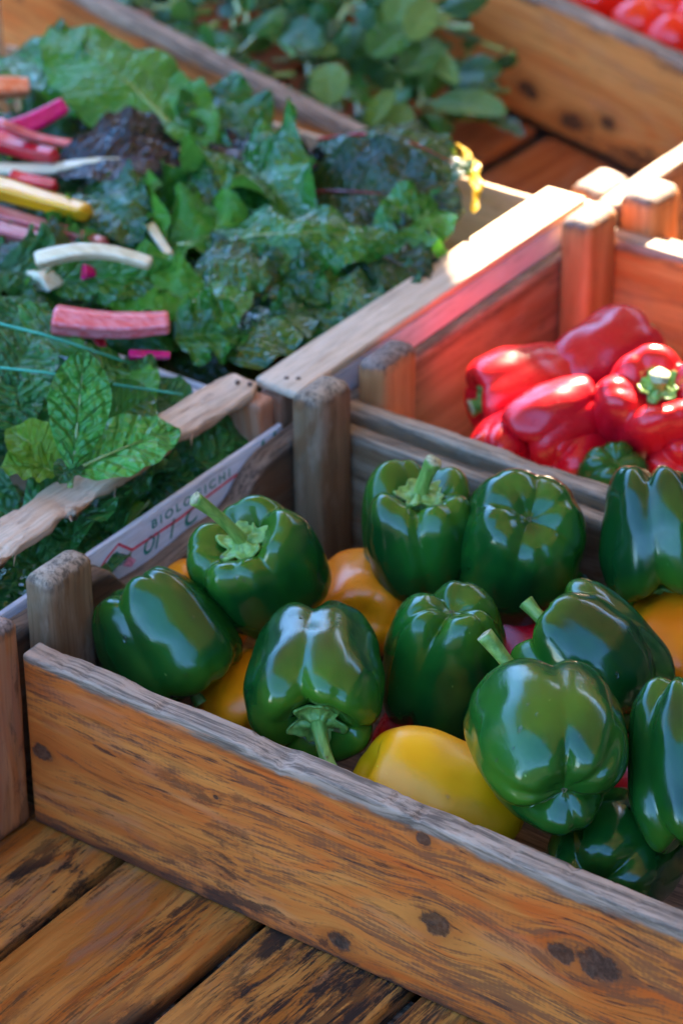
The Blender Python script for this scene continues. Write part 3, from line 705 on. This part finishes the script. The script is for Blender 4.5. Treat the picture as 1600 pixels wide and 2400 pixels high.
LM = {
 'chard': leaf_mat('chard_leaf_green', (.034, .200, .016), (.008, .065, .008), (.15, .34, .06), (.08, .24, .03), .22, .17, .6),
 'dark': leaf_mat('chard_leaf_dark', (.022, .095, .014), (.008, .034, .010), (.15, .04, .04), (.09, .17, .02), .2, .2, .35),
 'purple': leaf_mat('chard_leaf_purple', (.016, .022, .014), (.008, .011, .009), (.20, .02, .05), (.04, .05, .025), .12, .2, .4),
 'bright': leaf_mat('chard_leaf_bright', (.095, .34, .024), (.050, .22, .016), (.25, .35, .10), (.11, .22, .05), .35, .34, .25),
 'spinachtop': leaf_mat('spinach_leaf_brighter', (.075, .34, .040), (.03, .20, .022), (.20, .42, .10), (.12, .30, .07), .22, .28, .4, 7, 1.0, .35),  # brighter green than the other spinach, for the two top leaves
 'spinach': leaf_mat('spinach_leaf', (.036, .185, .030), (.012, .085, .014), (.12, .25, .07), (.09, .20, .06), .22, .30, .35, 7, 1.0, .35),
 'yellowgreen': leaf_mat('young_spinach_leaf', (.14, .26, .012), (.07, .19, .01), (.32, .42, .08), (.18, .3, .04), .4, .4, .1),
 'yellow': leaf_mat('backlit_chard_leaf', (.6, .38, .01), (.45, .22, .01), (.7, .5, .1), (.6, .4, .02), .45, .4, .1),  # green tip lit from behind: the yellow is put into the colour
 'round': leaf_mat('round_leaf', (.032, .180, .018), (.010, .075, .008), (.06, .14, .04), (.14, .23, .08), .25, .38, .2, 6, .3),
 'roundpale': leaf_mat('round_leaf_pale', (.16, .28, .06), (.09, .19, .035), (.25, .34, .14), (.16, .25, .08), .3, .5, .05, 6, .3),
}
def stalk_mat(name, c1, c2):
    n = NT(name); ob = n.n('ShaderNodeTexCoord').outputs['Object']
    v = n.noise(n.scale(ob, (12, 260, 260)), 1, 3, .6)
    n.set(Base_Color=n.mix(n.ramp(v, .35, .65), c1, c2), Roughness=.22, Subsurface_Weight=.15, Subsurface_Scale=.004, Coat_Weight=.2)
    n.L(n.bump(v, .001, .6), n.b.inputs['Normal']); return n.m
SM = {'magenta': stalk_mat('magenta_stalk', (.62, .0, .14), (.5, .0, .08)), 'red': stalk_mat('red_stalk', (.62, .015, .03), (.42, .01, .02)),
      'pink': stalk_mat('pink_stalk', (.78, .22, .24), (.72, .10, .10)), 'yellow': stalk_mat('yellow_stalk', (.78, .42, .01), (.72, .33, .01)),
      'white': stalk_mat('white_stalk', (.72, .66, .45), (.60, .52, .32)), 'mauve': stalk_mat('mauve_stalk', (.55, .22, .20), (.38, .06, .07)),
      'orange': stalk_mat('orange_stalk', (.80, .30, .16), (.75, .14, .04)), 'green': stalk_mat('green_stalk', (.22, .33, .09), (.14, .24, .05)),
      'darkred': stalk_mat('dark_red_stalk', (.16, .01, .02), (.09, .008, .012))}
def leaf_geo(L, W, seed, kind='chard', bend=.1, fold=.25, ruffle=.08, blister=.03, curl=0, nu=36, nv=18, pw=.85):
    rnd = random.Random(seed); ph1, ph2 = rnd.uniform(0, 6), rnd.uniform(0, 6); fr = rnd.uniform(2.6, 4.2)
    o = Vector((seed*1.7, seed*.3, 4)); V, Fc, UV = [], [], []
    for i in range(nu+1):
        u = i/nu
        if kind == 'chard': w = (math.sin(math.pi*min(1, u**.72)))**.62 * (1+.05*noise.noise(Vector((u*5, seed, 0))))
        elif kind == 'spinach': w = (math.sin(math.pi*min(1, u**pw)))**.62 * (1+.02*noise.noise(Vector((u*5, seed, 0))))
        else: w = (math.sin(math.pi*u**.9))**.55
        w = max(w, .012)*W/2
        for j in range(nv+1):
            v = -1+2*j/nv; a = abs(v)
            ww = w
            if kind == 'chard': ww *= 1+.06*noise.noise(Vector((u*9, v*1.5+seed, 2)))*a
            y = v*ww*(1-.35*curl*a)
            z = bend*L*math.sin(math.pi*u) + fold*a*w - curl*a*a*w
            ph = ph1 if v > 0 else ph2
            rf = ruffle*W*(a**2.2)*min(1, u*5)
            z += rf*math.sin(2*math.pi*fr*u+ph) + rf*.25*math.sin(2*math.pi*fr*2.3*u+ph*2)
            y += rf*.25*math.cos(2*math.pi*fr*u+ph)*math.copysign(1, v)
            c = u*8-(a**.8)*1.6
            z += (.45 if kind == 'spinach' else 1.0)*blister*W*(abs(math.sin(math.pi*c))**.7)*min(1, a*4)*(1-a**3)
            P = Vector((u*L, y, z))
            z2 = (1-.7*a**4)*blister*W*1.5*noise.noise(P*(4.2/W)+o)+blister*W*.5*noise.noise(P*(9/W)+o) + W*.05*noise.noise(P*(1.6/W)+o)
            P.z += z2; P.x += .35*rf*math.sin(2*math.pi*fr*u*1.3+ph)
            V.append(P); UV.append((u, v*.5+.5))
    m = nv+1
    for i in range(nu):
        for j in range(nv):
            a = i*m+j; Fc.append((a, a+m, a+m+1, a+1)[::-1][::1])
    Fc = [f[::-1] for f in Fc]
    # orient so that +z is the front side
    return V, Fc, UV
def stalk_geo(L, W, bend, back, r, sb=0.0):
    pts, rads = [], []
    for i in range(26):
        t = i/25; x = -back + (back+L*.88)*t
        u = max(0, x/L); z = bend*L*math.sin(math.pi*u) if x > 0 else sb*(x*x)/max(back, .001)
        pts.append(Vector((x, 0, z - r*.25))); rads.append(r*(1 if x < 0 else max(.12, (1-u)**1.3)))
    return tube(pts, rads, 12, True, .55, 4, .10)
nleaf = [0]
def leaf(name, px0, py0, z0, px1, py1, z1, W, mat, label, cat='leaf', group=None, stalk=None, back=.02, sr=.0035, tilt=(0, 0, 1), seed=None, P=None, sb=0, **k):
    A, B = (at(px0, py0, z0), at(px1, py1, z1)) if P is None else P
    nleaf[0] += 1; seed = seed if seed is not None else nleaf[0]*3.1
    N = camdir(*tilt) if len(tilt) == 3 else Vector(tilt[:3])
    M = frame(A, B-A, N); L = (B-A).length
    V, Fc, UV = leaf_geo(L, W, seed, **k)
    o = mesh_obj(name, V, Fc, LM[mat], None, M, uvs=UV)
    tag(o, label, cat, group)
    if stalk:
        V, Fc = stalk_geo(L, W, k.get('bend', .1), back, sr, sb)
        mesh_obj('stalk', V, Fc, SM[stalk], o)
    return o

# --- fillers: many leaves of a few shapes, copied
rnd = random.Random(5)
def protos(name, mats, kind, LW, stalks, n, **kw):
    out = []
    for i in range(n):
        L, W = LW[i % len(LW)]
        V, Fc, UV = leaf_geo(L, W, 100+i*7.3, kind, bend=rnd.uniform(.04, .30), fold=rnd.uniform(-.75, .8), nu=30, nv=16, **kw)
        o = mesh_obj(name, V, Fc, LM[mats[i % len(mats)]], None, None, uvs=UV)
        st = stalks[i % len(stalks)]
        if st:
            V, Fc = stalk_geo(L, W, .06, .02, .0026); mesh_obj('stalk', V, Fc, SM[st], o)
        out.append([o, False])
    return out
def scatter(pr, n, boxfn, dirfn, label, cat, group):
    for i in range(n):
        pi = pr[i % len(pr)]; src = pi[0]
        if pi[1]:
            o = src.copy(); C.objects.link(o)
            for c in list(src.children):
                d = c.copy(); C.objects.link(d); d.parent = o
        else: o = src; pi[1] = True
        p = boxfn(i); X, N = dirfn(i, p)
        s = rnd.uniform(.85, 1.15)
        o.matrix_world = frame(p, X, N) @ Matrix.Diagonal((s, s, s, 1))
        tag(o, label, cat, group)
def rv(a): return Vector((rnd.uniform(-a, a), rnd.uniform(-a, a), rnd.uniform(-a, a)))
# chard heap
pr = protos('chard_leaf', ['chard', 'dark', 'chard', 'dark', 'bright', 'dark', 'chard'], 'chard', [(.15, .085), (.12, .075), (.17, .09), (.13, .07), (.11, .07)], ['white', 'darkred', 'green', 'red', 'yellow', 'darkred', 'white'], 14, ruffle=.20, blister=.045)
def cbox(i):
    lay = i/84
    return Vector((rnd.uniform(-.56, -.24), rnd.uniform(.35, .60), .045+.085*lay + rnd.uniform(-.008, .008)))
def cdir(i, p):
    a = rnd.gauss(-.15, .55)
    X = Vector((math.cos(a), math.sin(a), rnd.uniform(-.12, .22)))
    return X, Vector((.25, -.35, 1)) + rv(.85)
scatter(pr, 84, cbox, cdir, 'crinkled dark green chard leaf buried in the tangled heap', 'chard leaf', 'chard leaves buried in the heap')
# spinach heap
pr = protos('spinach_leaf', ['spinach', 'spinach', 'chard', 'spinach'], 'spinach', [(.085, .055), (.07, .048), (.095, .06)], ['green'], 10, ruffle=.07, blister=.05)
def sbox(i):
    lay = i/90
    x = rnd.uniform(-.44, -.075) if i % 4 else rnd.uniform(-.10, -.06)
    z = .04+.095*lay + rnd.uniform(-.01, .008)
    if x > -.12: z = min(z, .10)
    return Vector((x, rnd.uniform(-.12, .27), z))
def sdir(i, p):
    a = rnd.uniform(-3.1, 3.1)
    if p.x > -.12: a = rnd.choice((1, -1))*rnd.uniform(1.2, 1.9)
    X = Vector((math.cos(a), math.sin(a), rnd.uniform(-.1, .35)))
    return X, Vector((.35, -.45, 1)) + rv(.6)
scatter(pr, 96, sbox, sdir, 'blistered green spinach leaf packed in the printed crate', 'spinach leaf', 'spinach leaves packed in the crate')
# round leaves in tilted crate
pr = protos('round_leaf', ['round', 'round', 'chard', 'round', 'chard', 'round', 'round', 'roundpale'], 'round', [(.034, .020), (.050, .036), (.028, .017), (.040, .028), (.030, .020)], ['green'], 9, ruffle=.02, blister=.008)
def rbox(i):
    x = rnd.uniform(-.62, -.225); zt = .10 if x < -.28 else .10-.07*((x+.28)/.055)
    return TM @ Vector((x, rnd.uniform(.02, .30), .012+zt*rnd.random()**.45))
def rdir(i, p):
    a = rnd.uniform(-3.1, 3.1); return Vector((math.cos(a), math.sin(a), rnd.uniform(-.3, .4))), Vector((.35, -.5, 1)) + rv(.7)
scatter(pr, 240, rbox, rdir, 'small round dark green leaf in the loose bunch at the back', 'herb leaf', 'round leaves in the back crate')

HL = 'chard leaves on top of the heap'
def chard(*a, **k):
    k.setdefault('kind', 'chard'); k.setdefault('ruffle', .13); k.setdefault('blister', .035); k['blister'] = k['blister']*1.1; k.setdefault('group', HL)
    return leaf('chard_leaf', *a, cat='chard leaf', **k)
# big leaves of the chard heap (pixel base, z, pixel tip, z)
chard(420, 320, .165, 110, 60, .205, .105, 'bright', 'broad bright green chard leaf lying across the top left of the heap', stalk='green', tilt=(.15, .62, .75), fold=-.15, bend=.06, ruffle=.05, blister=.012)
chard(20, 130, .17, 210, 250, .17, .085, 'chard', 'glossy dark green chard leaf below the tip of the broad bright one', stalk='white', tilt=(-.1, .5, .8), back=.0)
chard(300, 250, .155, 500, 345, .165, .075, 'bright', 'light green chard leaf with pale rib pointing at the crate corner', stalk='green', tilt=(.1, .5, .85), fold=.3, ruffle=.06)
chard(560, 380, .145, 440, 205, .175, .075, 'chard', 'upright chard leaf standing against the back end board', stalk='green', tilt=(.3, .35, .85), fold=.5)
chard(125, 385, .17, 440, 385, .17, .052, 'purple', 'narrow blackish chard leaf on the cream stalk', stalk='white', back=.060, sr=.0085, tilt=(0, .6, .8), blister=.03, ruffle=.06)
chard(210, 330, .175, 420, 330, .165, .05, 'purple', 'blackish chard leaf ending the pink curved stalk', stalk='pink', back=.075, sr=.0062, tilt=(0, .5, .8), sb=.35, blister=.02, ruffle=.05)
chard(180, 235, .16, 340, 290, .155, .06, 'purple', 'dull purple black chard leaf beside the magenta stalk', tilt=(0, .5, .85), blister=.02, ruffle=.05)
chard(190, 440, .16, 330, 570, .158, .07, 'chard', 'blue green glossy chard leaf at the end of the yellow stalk', tilt=(-.1, .5, .8), blister=.04)
chard(330, 440, .16, 395, 585, .155, .045, 'bright', 'narrow yellow green chard leaf seen from the side', stalk='white', tilt=(-.5, .3, .8), fold=.6)
chard(640, 430, .155, 500, 330, .16, .06, 'purple', 'purple black chard leaf tip before the pale end board', stalk='magenta', tilt=(.2, .4, .8))
chard(720, 470, .15, 640, 340, .175, .05, 'purple', 'rounded blackish chard leaf sticking up at the middle of the heap', stalk='magenta', back=.01, tilt=(.1, .3, .9))
chard(735, 320, .175, 1085, 400, .185, .078, 'dark', 'large dark crinkled chard leaf arching over the back corner', tilt=(.0, .75, .6), fold=-.3, bend=.12, ruffle=.07, blister=.035, stalk='red', back=.0)
chard(700, 440, .16, 1065, 480, .168, .088, 'dark', 'olive chard leaf with dark red ribs and curled pale edge', stalk='darkred', back=.01, sr=.003, tilt=(.05, .25, .95), fold=.1, ruffle=.05)
chard(770, 600, .14, 1010, 600, .150, .08, 'dark', 'drooping olive chard leaf over the sunlit rail', stalk='darkred', tilt=(.2, .2, .95), fold=-.2)
chard(470, 560, .165, 930, 560, .165, .065, 'chard', 'long wavy dark green chard leaf across the middle', tilt=(0, .5, .85), fold=-.5, ruffle=.14, blister=.05, stalk='green', sr=.002)
chard(430, 500, .165, 610, 455, .165, .06, 'chard', 'curly bright-edged chard leaf above the long wavy one', tilt=(0, .5, .85), ruffle=.16, fold=.2)
chard(450, 600, .175, 625, 640, .17, .058, 'chard', 'shiny rounded chard leaf with pale edge in the middle', tilt=(.1, .6, .8), fold=-.2, ruffle=.07, blister=.02)
chard(520, 620, .170, 515, 760, .155, .042, 'chard', 'shiny hanging chard leaf lobe below the rounded one', tilt=(0, .6, .8), fold=-.25, ruffle=.05, blister=.02)
chard(110, 650, .165, 460, 640, .165, .036, 'chard', 'long folded chard leaf edged yellow green beside the white stalk', tilt=(0, .1, 1), fold=.5, ruffle=.12)
chard(420, 610, .165, 330, 650, .165, .04, 'chard', 'crinkled chard leaf catching blue light below the white stalk', tilt=(0, .8, .6))
chard(600, 640, .145, 760, 700, .145, .05, 'chard', 'pointed shaded chard leaf at the front right of the heap', tilt=(0, .4, .9), fold=.4)
chard(520, 830, .140, 740, 700, .145, .058, 'chard', 'smooth blue shining chard leaf bending along the near rail', tilt=(-.1, .75, .6), fold=-.2, ruffle=.05, blister=.02)
chard(660, 790, .135, 745, 690, .14, .05, 'chard', 'wrinkled chard leaf tucked by the near rail corner', tilt=(.2, .5, .8), fold=.3)
chard(820, 640, .14, 960, 680, .145, .06, 'dark', 'dark chard leaf drooping onto the rail', tilt=(.2, .3, .9), fold=-.3, stalk='green')
chard(250, 520, .15, 180, 590, .155, .05, 'chard', 'small chard leaf between the mauve stalks and the heap', tilt=(0, .6, .8))
chard(240, 640, .16, 500, 720, .155, .062, 'bright', 'green chard leaf above the cut pink stalk', tilt=(0, .4, .9), ruffle=.14, fold=.2, stalk='green', sr=.002)
chard(400, 780, .150, 560, 770, .145, .055, 'chard', 'dark folded chard leaf right of the cut pink stalk', tilt=(0, .4, .9), fold=.5)
chard(0, 620, .165, 110, 660, .165, .075, 'spinach', 'blistered leaf at the left edge below the mauve stalks', tilt=(0, .6, .8), blister=.05)
chard(20, 500, .15, 60, 590, .15, .05, 'chard', 'small green leaf at the left edge under the mauve stalks', tilt=(0, .6, .8))
chard(1050, 330, .185, 1088, 490, .165, .015, 'yellow', 'curled yellow tip of chard glowing in the sun at the back corner', tilt=(.6, .3, .7), ruffle=.12)
chard(690, 560, .145, 990, 640, .150, .085, 'dark', 'broad dark chard leaf sagging toward the sunlit rail', tilt=(.1, .45, .9), fold=-.2, stalk='darkred', ruffle=.1)
chard(640, 660, .140, 900, 715, .145, .06, 'chard', 'dark green chard leaf leaning on the shaded part of the pale rail', tilt=(.1, .6, .8), fold=-.25, ruffle=.1)
chard(880, 560, .160, 1030, 470, .165, .055, 'chard', 'small blue green chard leaf beneath the curled pale edge', tilt=(.1, .4, .9), fold=.3)
chard(150, 700, .150, 60, 760, .155, .05, 'chard', 'smooth chard leaf left of the salmon pink stalk', tilt=(.1, .5, .9))
# loose stalks
def stalk(p0, p1, z0, z1, r, mat, label, sag=0.0, flat=.6, ribs=4, z_mid=0, ribamp=.12):
    A, B = at(*p0, z0+.010), at(*p1, z1+.008); pts = []; rads = []
    if r < .009: r *= 1.02
    else: r *= .92
    dn = -camdir(0, 1, 0)
    for i in range(21):
        t = i/20; pts.append((A.lerp(B, t) + dn*sag*math.sin(math.pi*t) + Vector((0, 0, z_mid*math.sin(math.pi*t)))) - A); rads.append(r*1.55*(1.06-.26*t+.06*noise.noise(Vector((t*4, r*900, 0)))))
    V, Fc = tube(pts, rads, 28, True, flat, ribs, ribamp)
    o = mesh_obj('chard_stalk', V, Fc, SM[mat], None, Matrix.Translation(A)); tag(o, label, 'chard stalk', 'loose chard stalks')
    o.modifiers.new('s', 'SUBSURF').render_levels = 1
    bv = o.modifiers.new('e', 'EDGE_SPLIT'); bv.split_angle = math.radians(60)
    return o
stalk((-30, 203), (68, 200), .175, .175, .0073, 'orange', 'short orange pink stalk end at the top left edge', flat=.8)
stalk((-20, 315), (150, 240), .170, .185, .0060, 'magenta', 'vivid magenta stalk slanting up from the left edge', sag=.003, flat=.9)
stalk((-20, 318), (130, 358), .172, .172, .0055, 'red', 'red stalk running under the magenta one', sag=.002, flat=.8)
stalk((25, 412), (130, 432), .160, .160, .0060, 'red', 'dark red stalk between the cream and the yellow stalks', flat=.7)
stalk((-20, 428), (205, 490), .168, .168, .0080, 'yellow', 'bright yellow stalk at the left edge', flat=.62)
stalk((-20, 488), (245, 562), .155, .155, .0062, 'mauve', 'upper of the two mauve pink stalks under the yellow one', flat=.6)
stalk((-10, 528), (235, 590), .15, .152, .0075, 'mauve', 'lower wider mauve pink stalk under the yellow one', flat=.6)
stalk((80, 600), (350, 607), .185, .185, .0052, 'white', 'curved white stalk above the long folded leaf', sag=-.008, flat=.7)
stalk((85, 648), (150, 622), .160, .160, .0070, 'white', 'broad cream stalk base under the curved white one', flat=.5)
stalk((190, 625), (215, 626), .166, .166, .004, 'magenta', 'tiny violet stalk end by the white stalks', flat=.8)
stalk((120, 733), (392, 740), .170, .170, .0095, 'pink', 'wide ribbed salmon pink stalk with a clean cut end', sag=.003, flat=.72, ribs=6, ribamp=.09)
stalk((222, 768), (236, 800), .155, .150, .0032, 'red', 'short red stalk poking out below the salmon pink one', flat=.8)
stalk((295, 815), (392, 817), .15, .15, .0026, 'magenta', 'thin dark pink stalk left of the near rail', flat=.8)
stalk((345, 520), (392, 590), .158, .150, .0035, 'white', 'short pale stalk end pointing down in the middle of the heap', flat=.7)

# hero spinach leaves
def spin(*a, **k):
    k.setdefault('kind', 'spinach'); k.setdefault('ruffle', .025); k.setdefault('blister', .045); k['blister'] *= .85; k.setdefault('group', 'spinach leaves on top'); k.setdefault('nu', 60); k.setdefault('nv', 34)
    return leaf('spinach_leaf', *a, cat='spinach leaf', **k)
spin(165, 1085, .165, 195, 805, .225, .040, 'spinachtop', 'upright blistered spinach leaf standing above the rough rail', stalk='green', back=.01, sr=.002, tilt=(.15, .15, .95), fold=.15, bend=.02, blister=.06, pw=1.25)
spin(170, 1080, .165, 412, 985, .172, .047, 'spinachtop', 'veined spinach leaf lying over the rough rail', stalk='green', back=.012, sr=.002, tilt=(-.15, .45, .88), fold=.12, bend=.05, blister=.05)
spin(175, 1065, .166, 138, 1112, .163, .020, 'spinach', 'small spinach leaf bent over the edge of the rough rail', tilt=(0, .6, .8), fold=.3)
spin(130, 1080, .16, 20, 985, .175, .034, 'yellowgreen', 'young yellow green spinach leaf folded at the left', stalk='green', back=.01, sr=.002, tilt=(.3, .3, .9), fold=.45, ruffle=.04, blister=.025)
spin(130, 1085, .16, 0, 1075, .165, .034, 'yellowgreen', 'curly yellow green spinach leaf at the left edge', stalk='green', back=.01, sr=.002, tilt=(0, .7, .7), fold=.3, ruffle=.06, blister=.025)
spin(60, 1000, .16, 30, 860, .185, .050, 'spinach', 'crinkled spinach leaf behind the young ones at the left edge', tilt=(.1, .4, .9), blister=.07)
spin(10, 960, .165, 105, 900, .18, .048, 'spinach', 'blistered spinach leaf beside the upright one', tilt=(.0, .6, .8), blister=.07)
spin(0, 900, .16, 90, 770, .18, .06, 'spinach', 'spinach leaf under the two green strings', tilt=(0, .5, .85), blister=.05)
spin(90, 800, .165, 160, 740, .175, .060, 'chard', 'smooth dark spinach leaf under the upper green string', tilt=(.1, .6, .8), blister=.02)
spin(215, 990, .15, 350, 905, .162, .045, 'chard', 'dark cupped spinach leaf behind the lying one', stalk='green', tilt=(.1, -.1, 1), fold=.5, blister=.02)
spin(260, 870, .15, 330, 960, .15, .05, 'bright', 'light green spinach leaf before the white end board', tilt=(0, .6, .8))
spin(390, 1110, .11, 580, 980, .118, .058, 'spinach', 'spinach leaf pressed in the gap below the rough rail', tilt=(.55, .3, .8), fold=-.2, blister=.05)
spin(250, 1150, .10, 480, 1090, .11, .055, 'spinach', 'shaded spinach leaf in the middle of the gap above the printing', tilt=(.5, .3, .8), blister=.06)
spin(245, 1125, .112, 300, 1215, .10, .028, 'bright', 'light green folded spinach leaf hanging in the gap', tilt=(.8, .0, .6), fold=.4, ruffle=.1)
spin(30, 1240, .10, 200, 1230, .11, .055, 'chard', 'shiny dark spinach leaf left of the grey corner post', tilt=(.4, .5, .8), blister=.03)
spin(0, 1350, .09, 110, 1300, .10, .055, 'spinach', 'green spinach leaf low at the left edge under the rail', tilt=(.4, .4, .8), blister=.04)
spin(20, 780, .165, 60, 690, .178, .055, 'spinach', 'blistered spinach leaf at the left edge above the strings', tilt=(0, .6, .8), blister=.05)
spin(190, 900, .150, 290, 830, .155, .050, 'chard', 'dark spinach leaf right of the upright one under the strings', tilt=(.1, .5, .85), blister=.03)
spin(330, 905, .145, 250, 840, .150, .045, 'spinach', 'green spinach leaf lying before the white end board', tilt=(.1, .5, .85), blister=.04)
spin(420, 960, .135, 330, 890, .140, .040, 'spinach', 'dark green spinach leaf tucked in the crate corner by the rail', tilt=(.2, .4, .85), blister=.04)
# hero round leaves at the back
def rnl(px0, py0, px1, py1, z0, z1, W, mat, label, tilt=(0, .5, .85), **k):
    k.setdefault('fold', .15); k.setdefault('bend', .05)
    return leaf('round_leaf', px0, py0, z0, px1, py1, z1, W, mat, label, cat='herb leaf', group='round leaves on top at the back', kind='round', ruffle=.015, blister=.008, tilt=tilt, **k)
rnl(995, 235, 1162, 262, .06, .07, .036, 'roundpale', 'pale green oval leaf farthest right on the bare floor', tilt=(0, .6, .8), stalk='green', sr=.0012)
rnl(1050, 165, 1150, 170, .075, .08, .034, 'round', 'dark two-toned leaf above the pale oval one')
rnl(945, 90, 1050, 195, .10, .09, .026, 'roundpale', 'long pale green leaf seen from below')
rnl(940, 90, 990, 0, .12, .14, .030, 'roundpale', 'pale leaf pointing up beside the blotchy board', tilt=(.2, .3, .9))
rnl(900, 60, 940, -30, .12, .14, .030, 'roundpale', 'pale green leaf at the very top of the bunch', tilt=(-.2, .3, .9))
rnl(760, 240, 755, 145, .10, .12, .034, 'roundpale', 'pale yellow green round leaf at the front of the bunch', tilt=(-.1, .2, .95))
rnl(850, 290, 900, 205, .085, .10, .022, 'yellowgreen', 'yellowish narrow leaf standing at the front of the bunch', tilt=(-.3, .3, .9))
rnl(890, 290, 940, 245, .08, .09, .028, 'roundpale', 'pale leaf beside the yellowish narrow one', tilt=(0, .5, .9))
rnl(870, 300, 965, 285, .07, .075, .024, 'yellowgreen', 'olive yellow leaf low at the front of the bunch', tilt=(0, .7, .7))
rnl(1120, 270, 1200, 315, .03, .03, .022, 'chard', 'small dark leaf tip lying on the crate floor', tilt=(0, .8, .6))
rnl(850, 130, 940, 60, .11, .12, .036, 'round', 'large dark blue green leaf in the middle of the bunch', tilt=(0, .5, .85))
rnl(930, 170, 1000, 90, .10, .11, .036, 'round', 'dark green leaf left of the long pale one', tilt=(.1, .5, .85))
rnl(640, 60, 740, 110, .12, .12, .034, 'round', 'dark folded leaf at the left of the bunch', tilt=(0, .4, .9))

# green strings over the spinach crate
M_str = NT('teal_string'); M_str.set(Base_Color=(.04, .36, .24), Roughness=.5)
for (p, lb) in (((( -20, 738), (100, 768), (200, 800), (292, 832)), 'upper thin green string stretched over the spinach'), (((-20, 842), (110, 856), (260, 882), (420, 906)), 'lower thin green string stretched over the spinach')):
    pts = [at(x, y, .198 - .04*(i/3)**2) for i, (x, y) in enumerate(p)]
    fine = []
    for i in range(3):
        for k in range(6): fine.append(pts[i].lerp(pts[i+1], k/6))
    fine.append(pts[3]); V, Fc = tube([q-fine[0] for q in fine], [.0009]*len(fine), 8)
    tag(mesh_obj('plastic_string', V, Fc, M_str.m, None, Matrix.Translation(fine[0])), lb, 'string', 'green strings')

# ------------------------------------------------------------------ market canopy overhead, plus added canvas blockers (out of frame: they give the shade)
def canopy_mat(name, col):
    n = NT(name); n.set(Base_Color=col, Roughness=.8)
    tr = n.n('ShaderNodeBsdfTranslucent'); tr.inputs[0].default_value = (*col, 1)
    ms = n.n('ShaderNodeMixShader'); ms.inputs[0].default_value = .235
    n.L(n.b.outputs[0], ms.inputs[1]); n.L(tr.outputs[0], ms.inputs[2]); n.L(ms.outputs[0], n.out.inputs[0]); return n.m
M_can = canopy_mat('cream_canvas', (.80, .66, .42)); M_can2 = canopy_mat('ochre_canvas', (.55, .50, .36))
M_pole = simple('painted_steel_pole', (.25, .25, .25), .4)
def canopy(label, poly, z, poles, mat):
    e = empty('market_canopy', (poly[0][0], poly[0][1], z)); tag(e, label, 'canopy'); bpy.context.view_layer.update()
    V = [Vector((x, y, z)) for x, y in poly] + [Vector((x, y, z+.012)) for x, y in poly]; n = len(poly)
    Fc = [tuple(range(n))[::-1], tuple(range(n, 2*n))] + [(i, (i+1) % n, n+(i+1) % n, n+i) for i in range(n)]
    o = mesh_obj('canopy_cloth', V, Fc, mat, None, None, smooth=False); o.parent = e; o.matrix_parent_inverse = e.matrix_world.inverted()
    for x, y in poles:
        V, Fc = tube([Vector((x, y, -.82)), Vector((x, y, z))], [.025, .025], 16)
        o = mesh_obj('pole', V, Fc, M_pole); o.parent = e; o.matrix_parent_inverse = e.matrix_world.inverted()
ZC = 1.75
def up(x, y, z=.14):
    k = (ZC-z)/SD.z; return (x+SD.x*k, y+SD.y*k)
edge = [up(*p) for p in [(2.2, .43), (.22, .435), (.10, .435), (.03, .47), (-.03, .515), (-.10, .59), (-.150, .695), (-.175, .85), (-.185, 1.08), (-.262, 1.15), (-.33, 1.9)]]
poly = [(2.3, -.5)] + edge + [(-1.5, edge[-1][1]), (-1.5, -.5)]
canopy('cream canvas canopy above the stall, out of the picture', poly, ZC, [(2.2, -.4), (-1.45, -.4), (-1.45, 3.8)], M_can)
canopy('narrow canvas strip added to shade the rear red pepper, out of the picture', [up(.005, .535), up(.8, .535), up(.8, .668), up(.03, .668)], ZC+.03, [], M_can)  # added blocker: its shadow falls on the rear of the red crate
back_e = [up(*p) for p in [(-.25, 1.32), (2.2, 1.30)]]
canopy('cream canvas sheet added to close off the back sky, out of the picture', [(-3.4, back_e[0][1]), (back_e[1][0], back_e[1][1]), (back_e[1][0], 8.5), (-3.4, 8.5)], ZC+.25, [(1.4, 8.4), (-3.3, 8.4)], M_can)  # unseen sheet added to shut out back sky, leaving a gap for sun
bpy.context.view_layer.update()

# added building-shaped blockers, out of the picture: hide low sky and darken reflections
M_blocker = simple('dark_blocker', (.022, .018, .015), .9, 2)
def building(label, x, y, ang, L, h, dp=4):
    e = empty('sky_blocker', (x, y, -.82)); tag(e, label, 'building-shaped blocker'); bpy.context.view_layer.update()
    hm = Matrix.Translation((x, y, 0)) @ Matrix.Rotation(math.radians(ang), 4, 'Z')
    for nm, a, b, c_, d_, e_, f_ in [('wall', -L, L, -dp, 0, -.82, h-.15), ('roof', -L-.2, L+.2, -dp-.3, .3, h-.147, h), ('door', -1.2, 1.2, .004, .06, -.815, 1.2), ('window', 2.5, 4.0, .004, .05, .2, 1.2), ('window', -4.0, -2.5, .004, .05, .2, 1.2)]:
        V = [Vector((x_, y_, z_)) for z_ in (e_, f_) for x_, y_ in ((a, c_), (b, c_), (b, d_), (a, d_))]
        o = mesh_obj(nm, V, [(3, 2, 1, 0), (4, 5, 6, 7), (0, 1, 5, 4), (1, 2, 6, 5), (2, 3, 7, 6), (3, 0, 4, 7)], M_blocker, e, None, smooth=False)
        o.matrix_local = e.matrix_world.inverted() @ hm
building('dark hall-shaped sky blocker added behind the camera, out of the picture', 3.4, -5.0, 35, 7, 2.2)
building('dark shed-shaped sky blocker added to the left of the stall, out of the picture', -6.5, -1.0, -80, 8, 3.0)
building('long dark sky blocker added far behind the crates, out of the picture', 0, 11.5, 180, 14, 5.8)
building('dark shed-shaped sky blocker added to the right of the stall, out of the picture', 3.4, 2.5, 100, 6, 3.4)
bpy.context.view_layer.update()
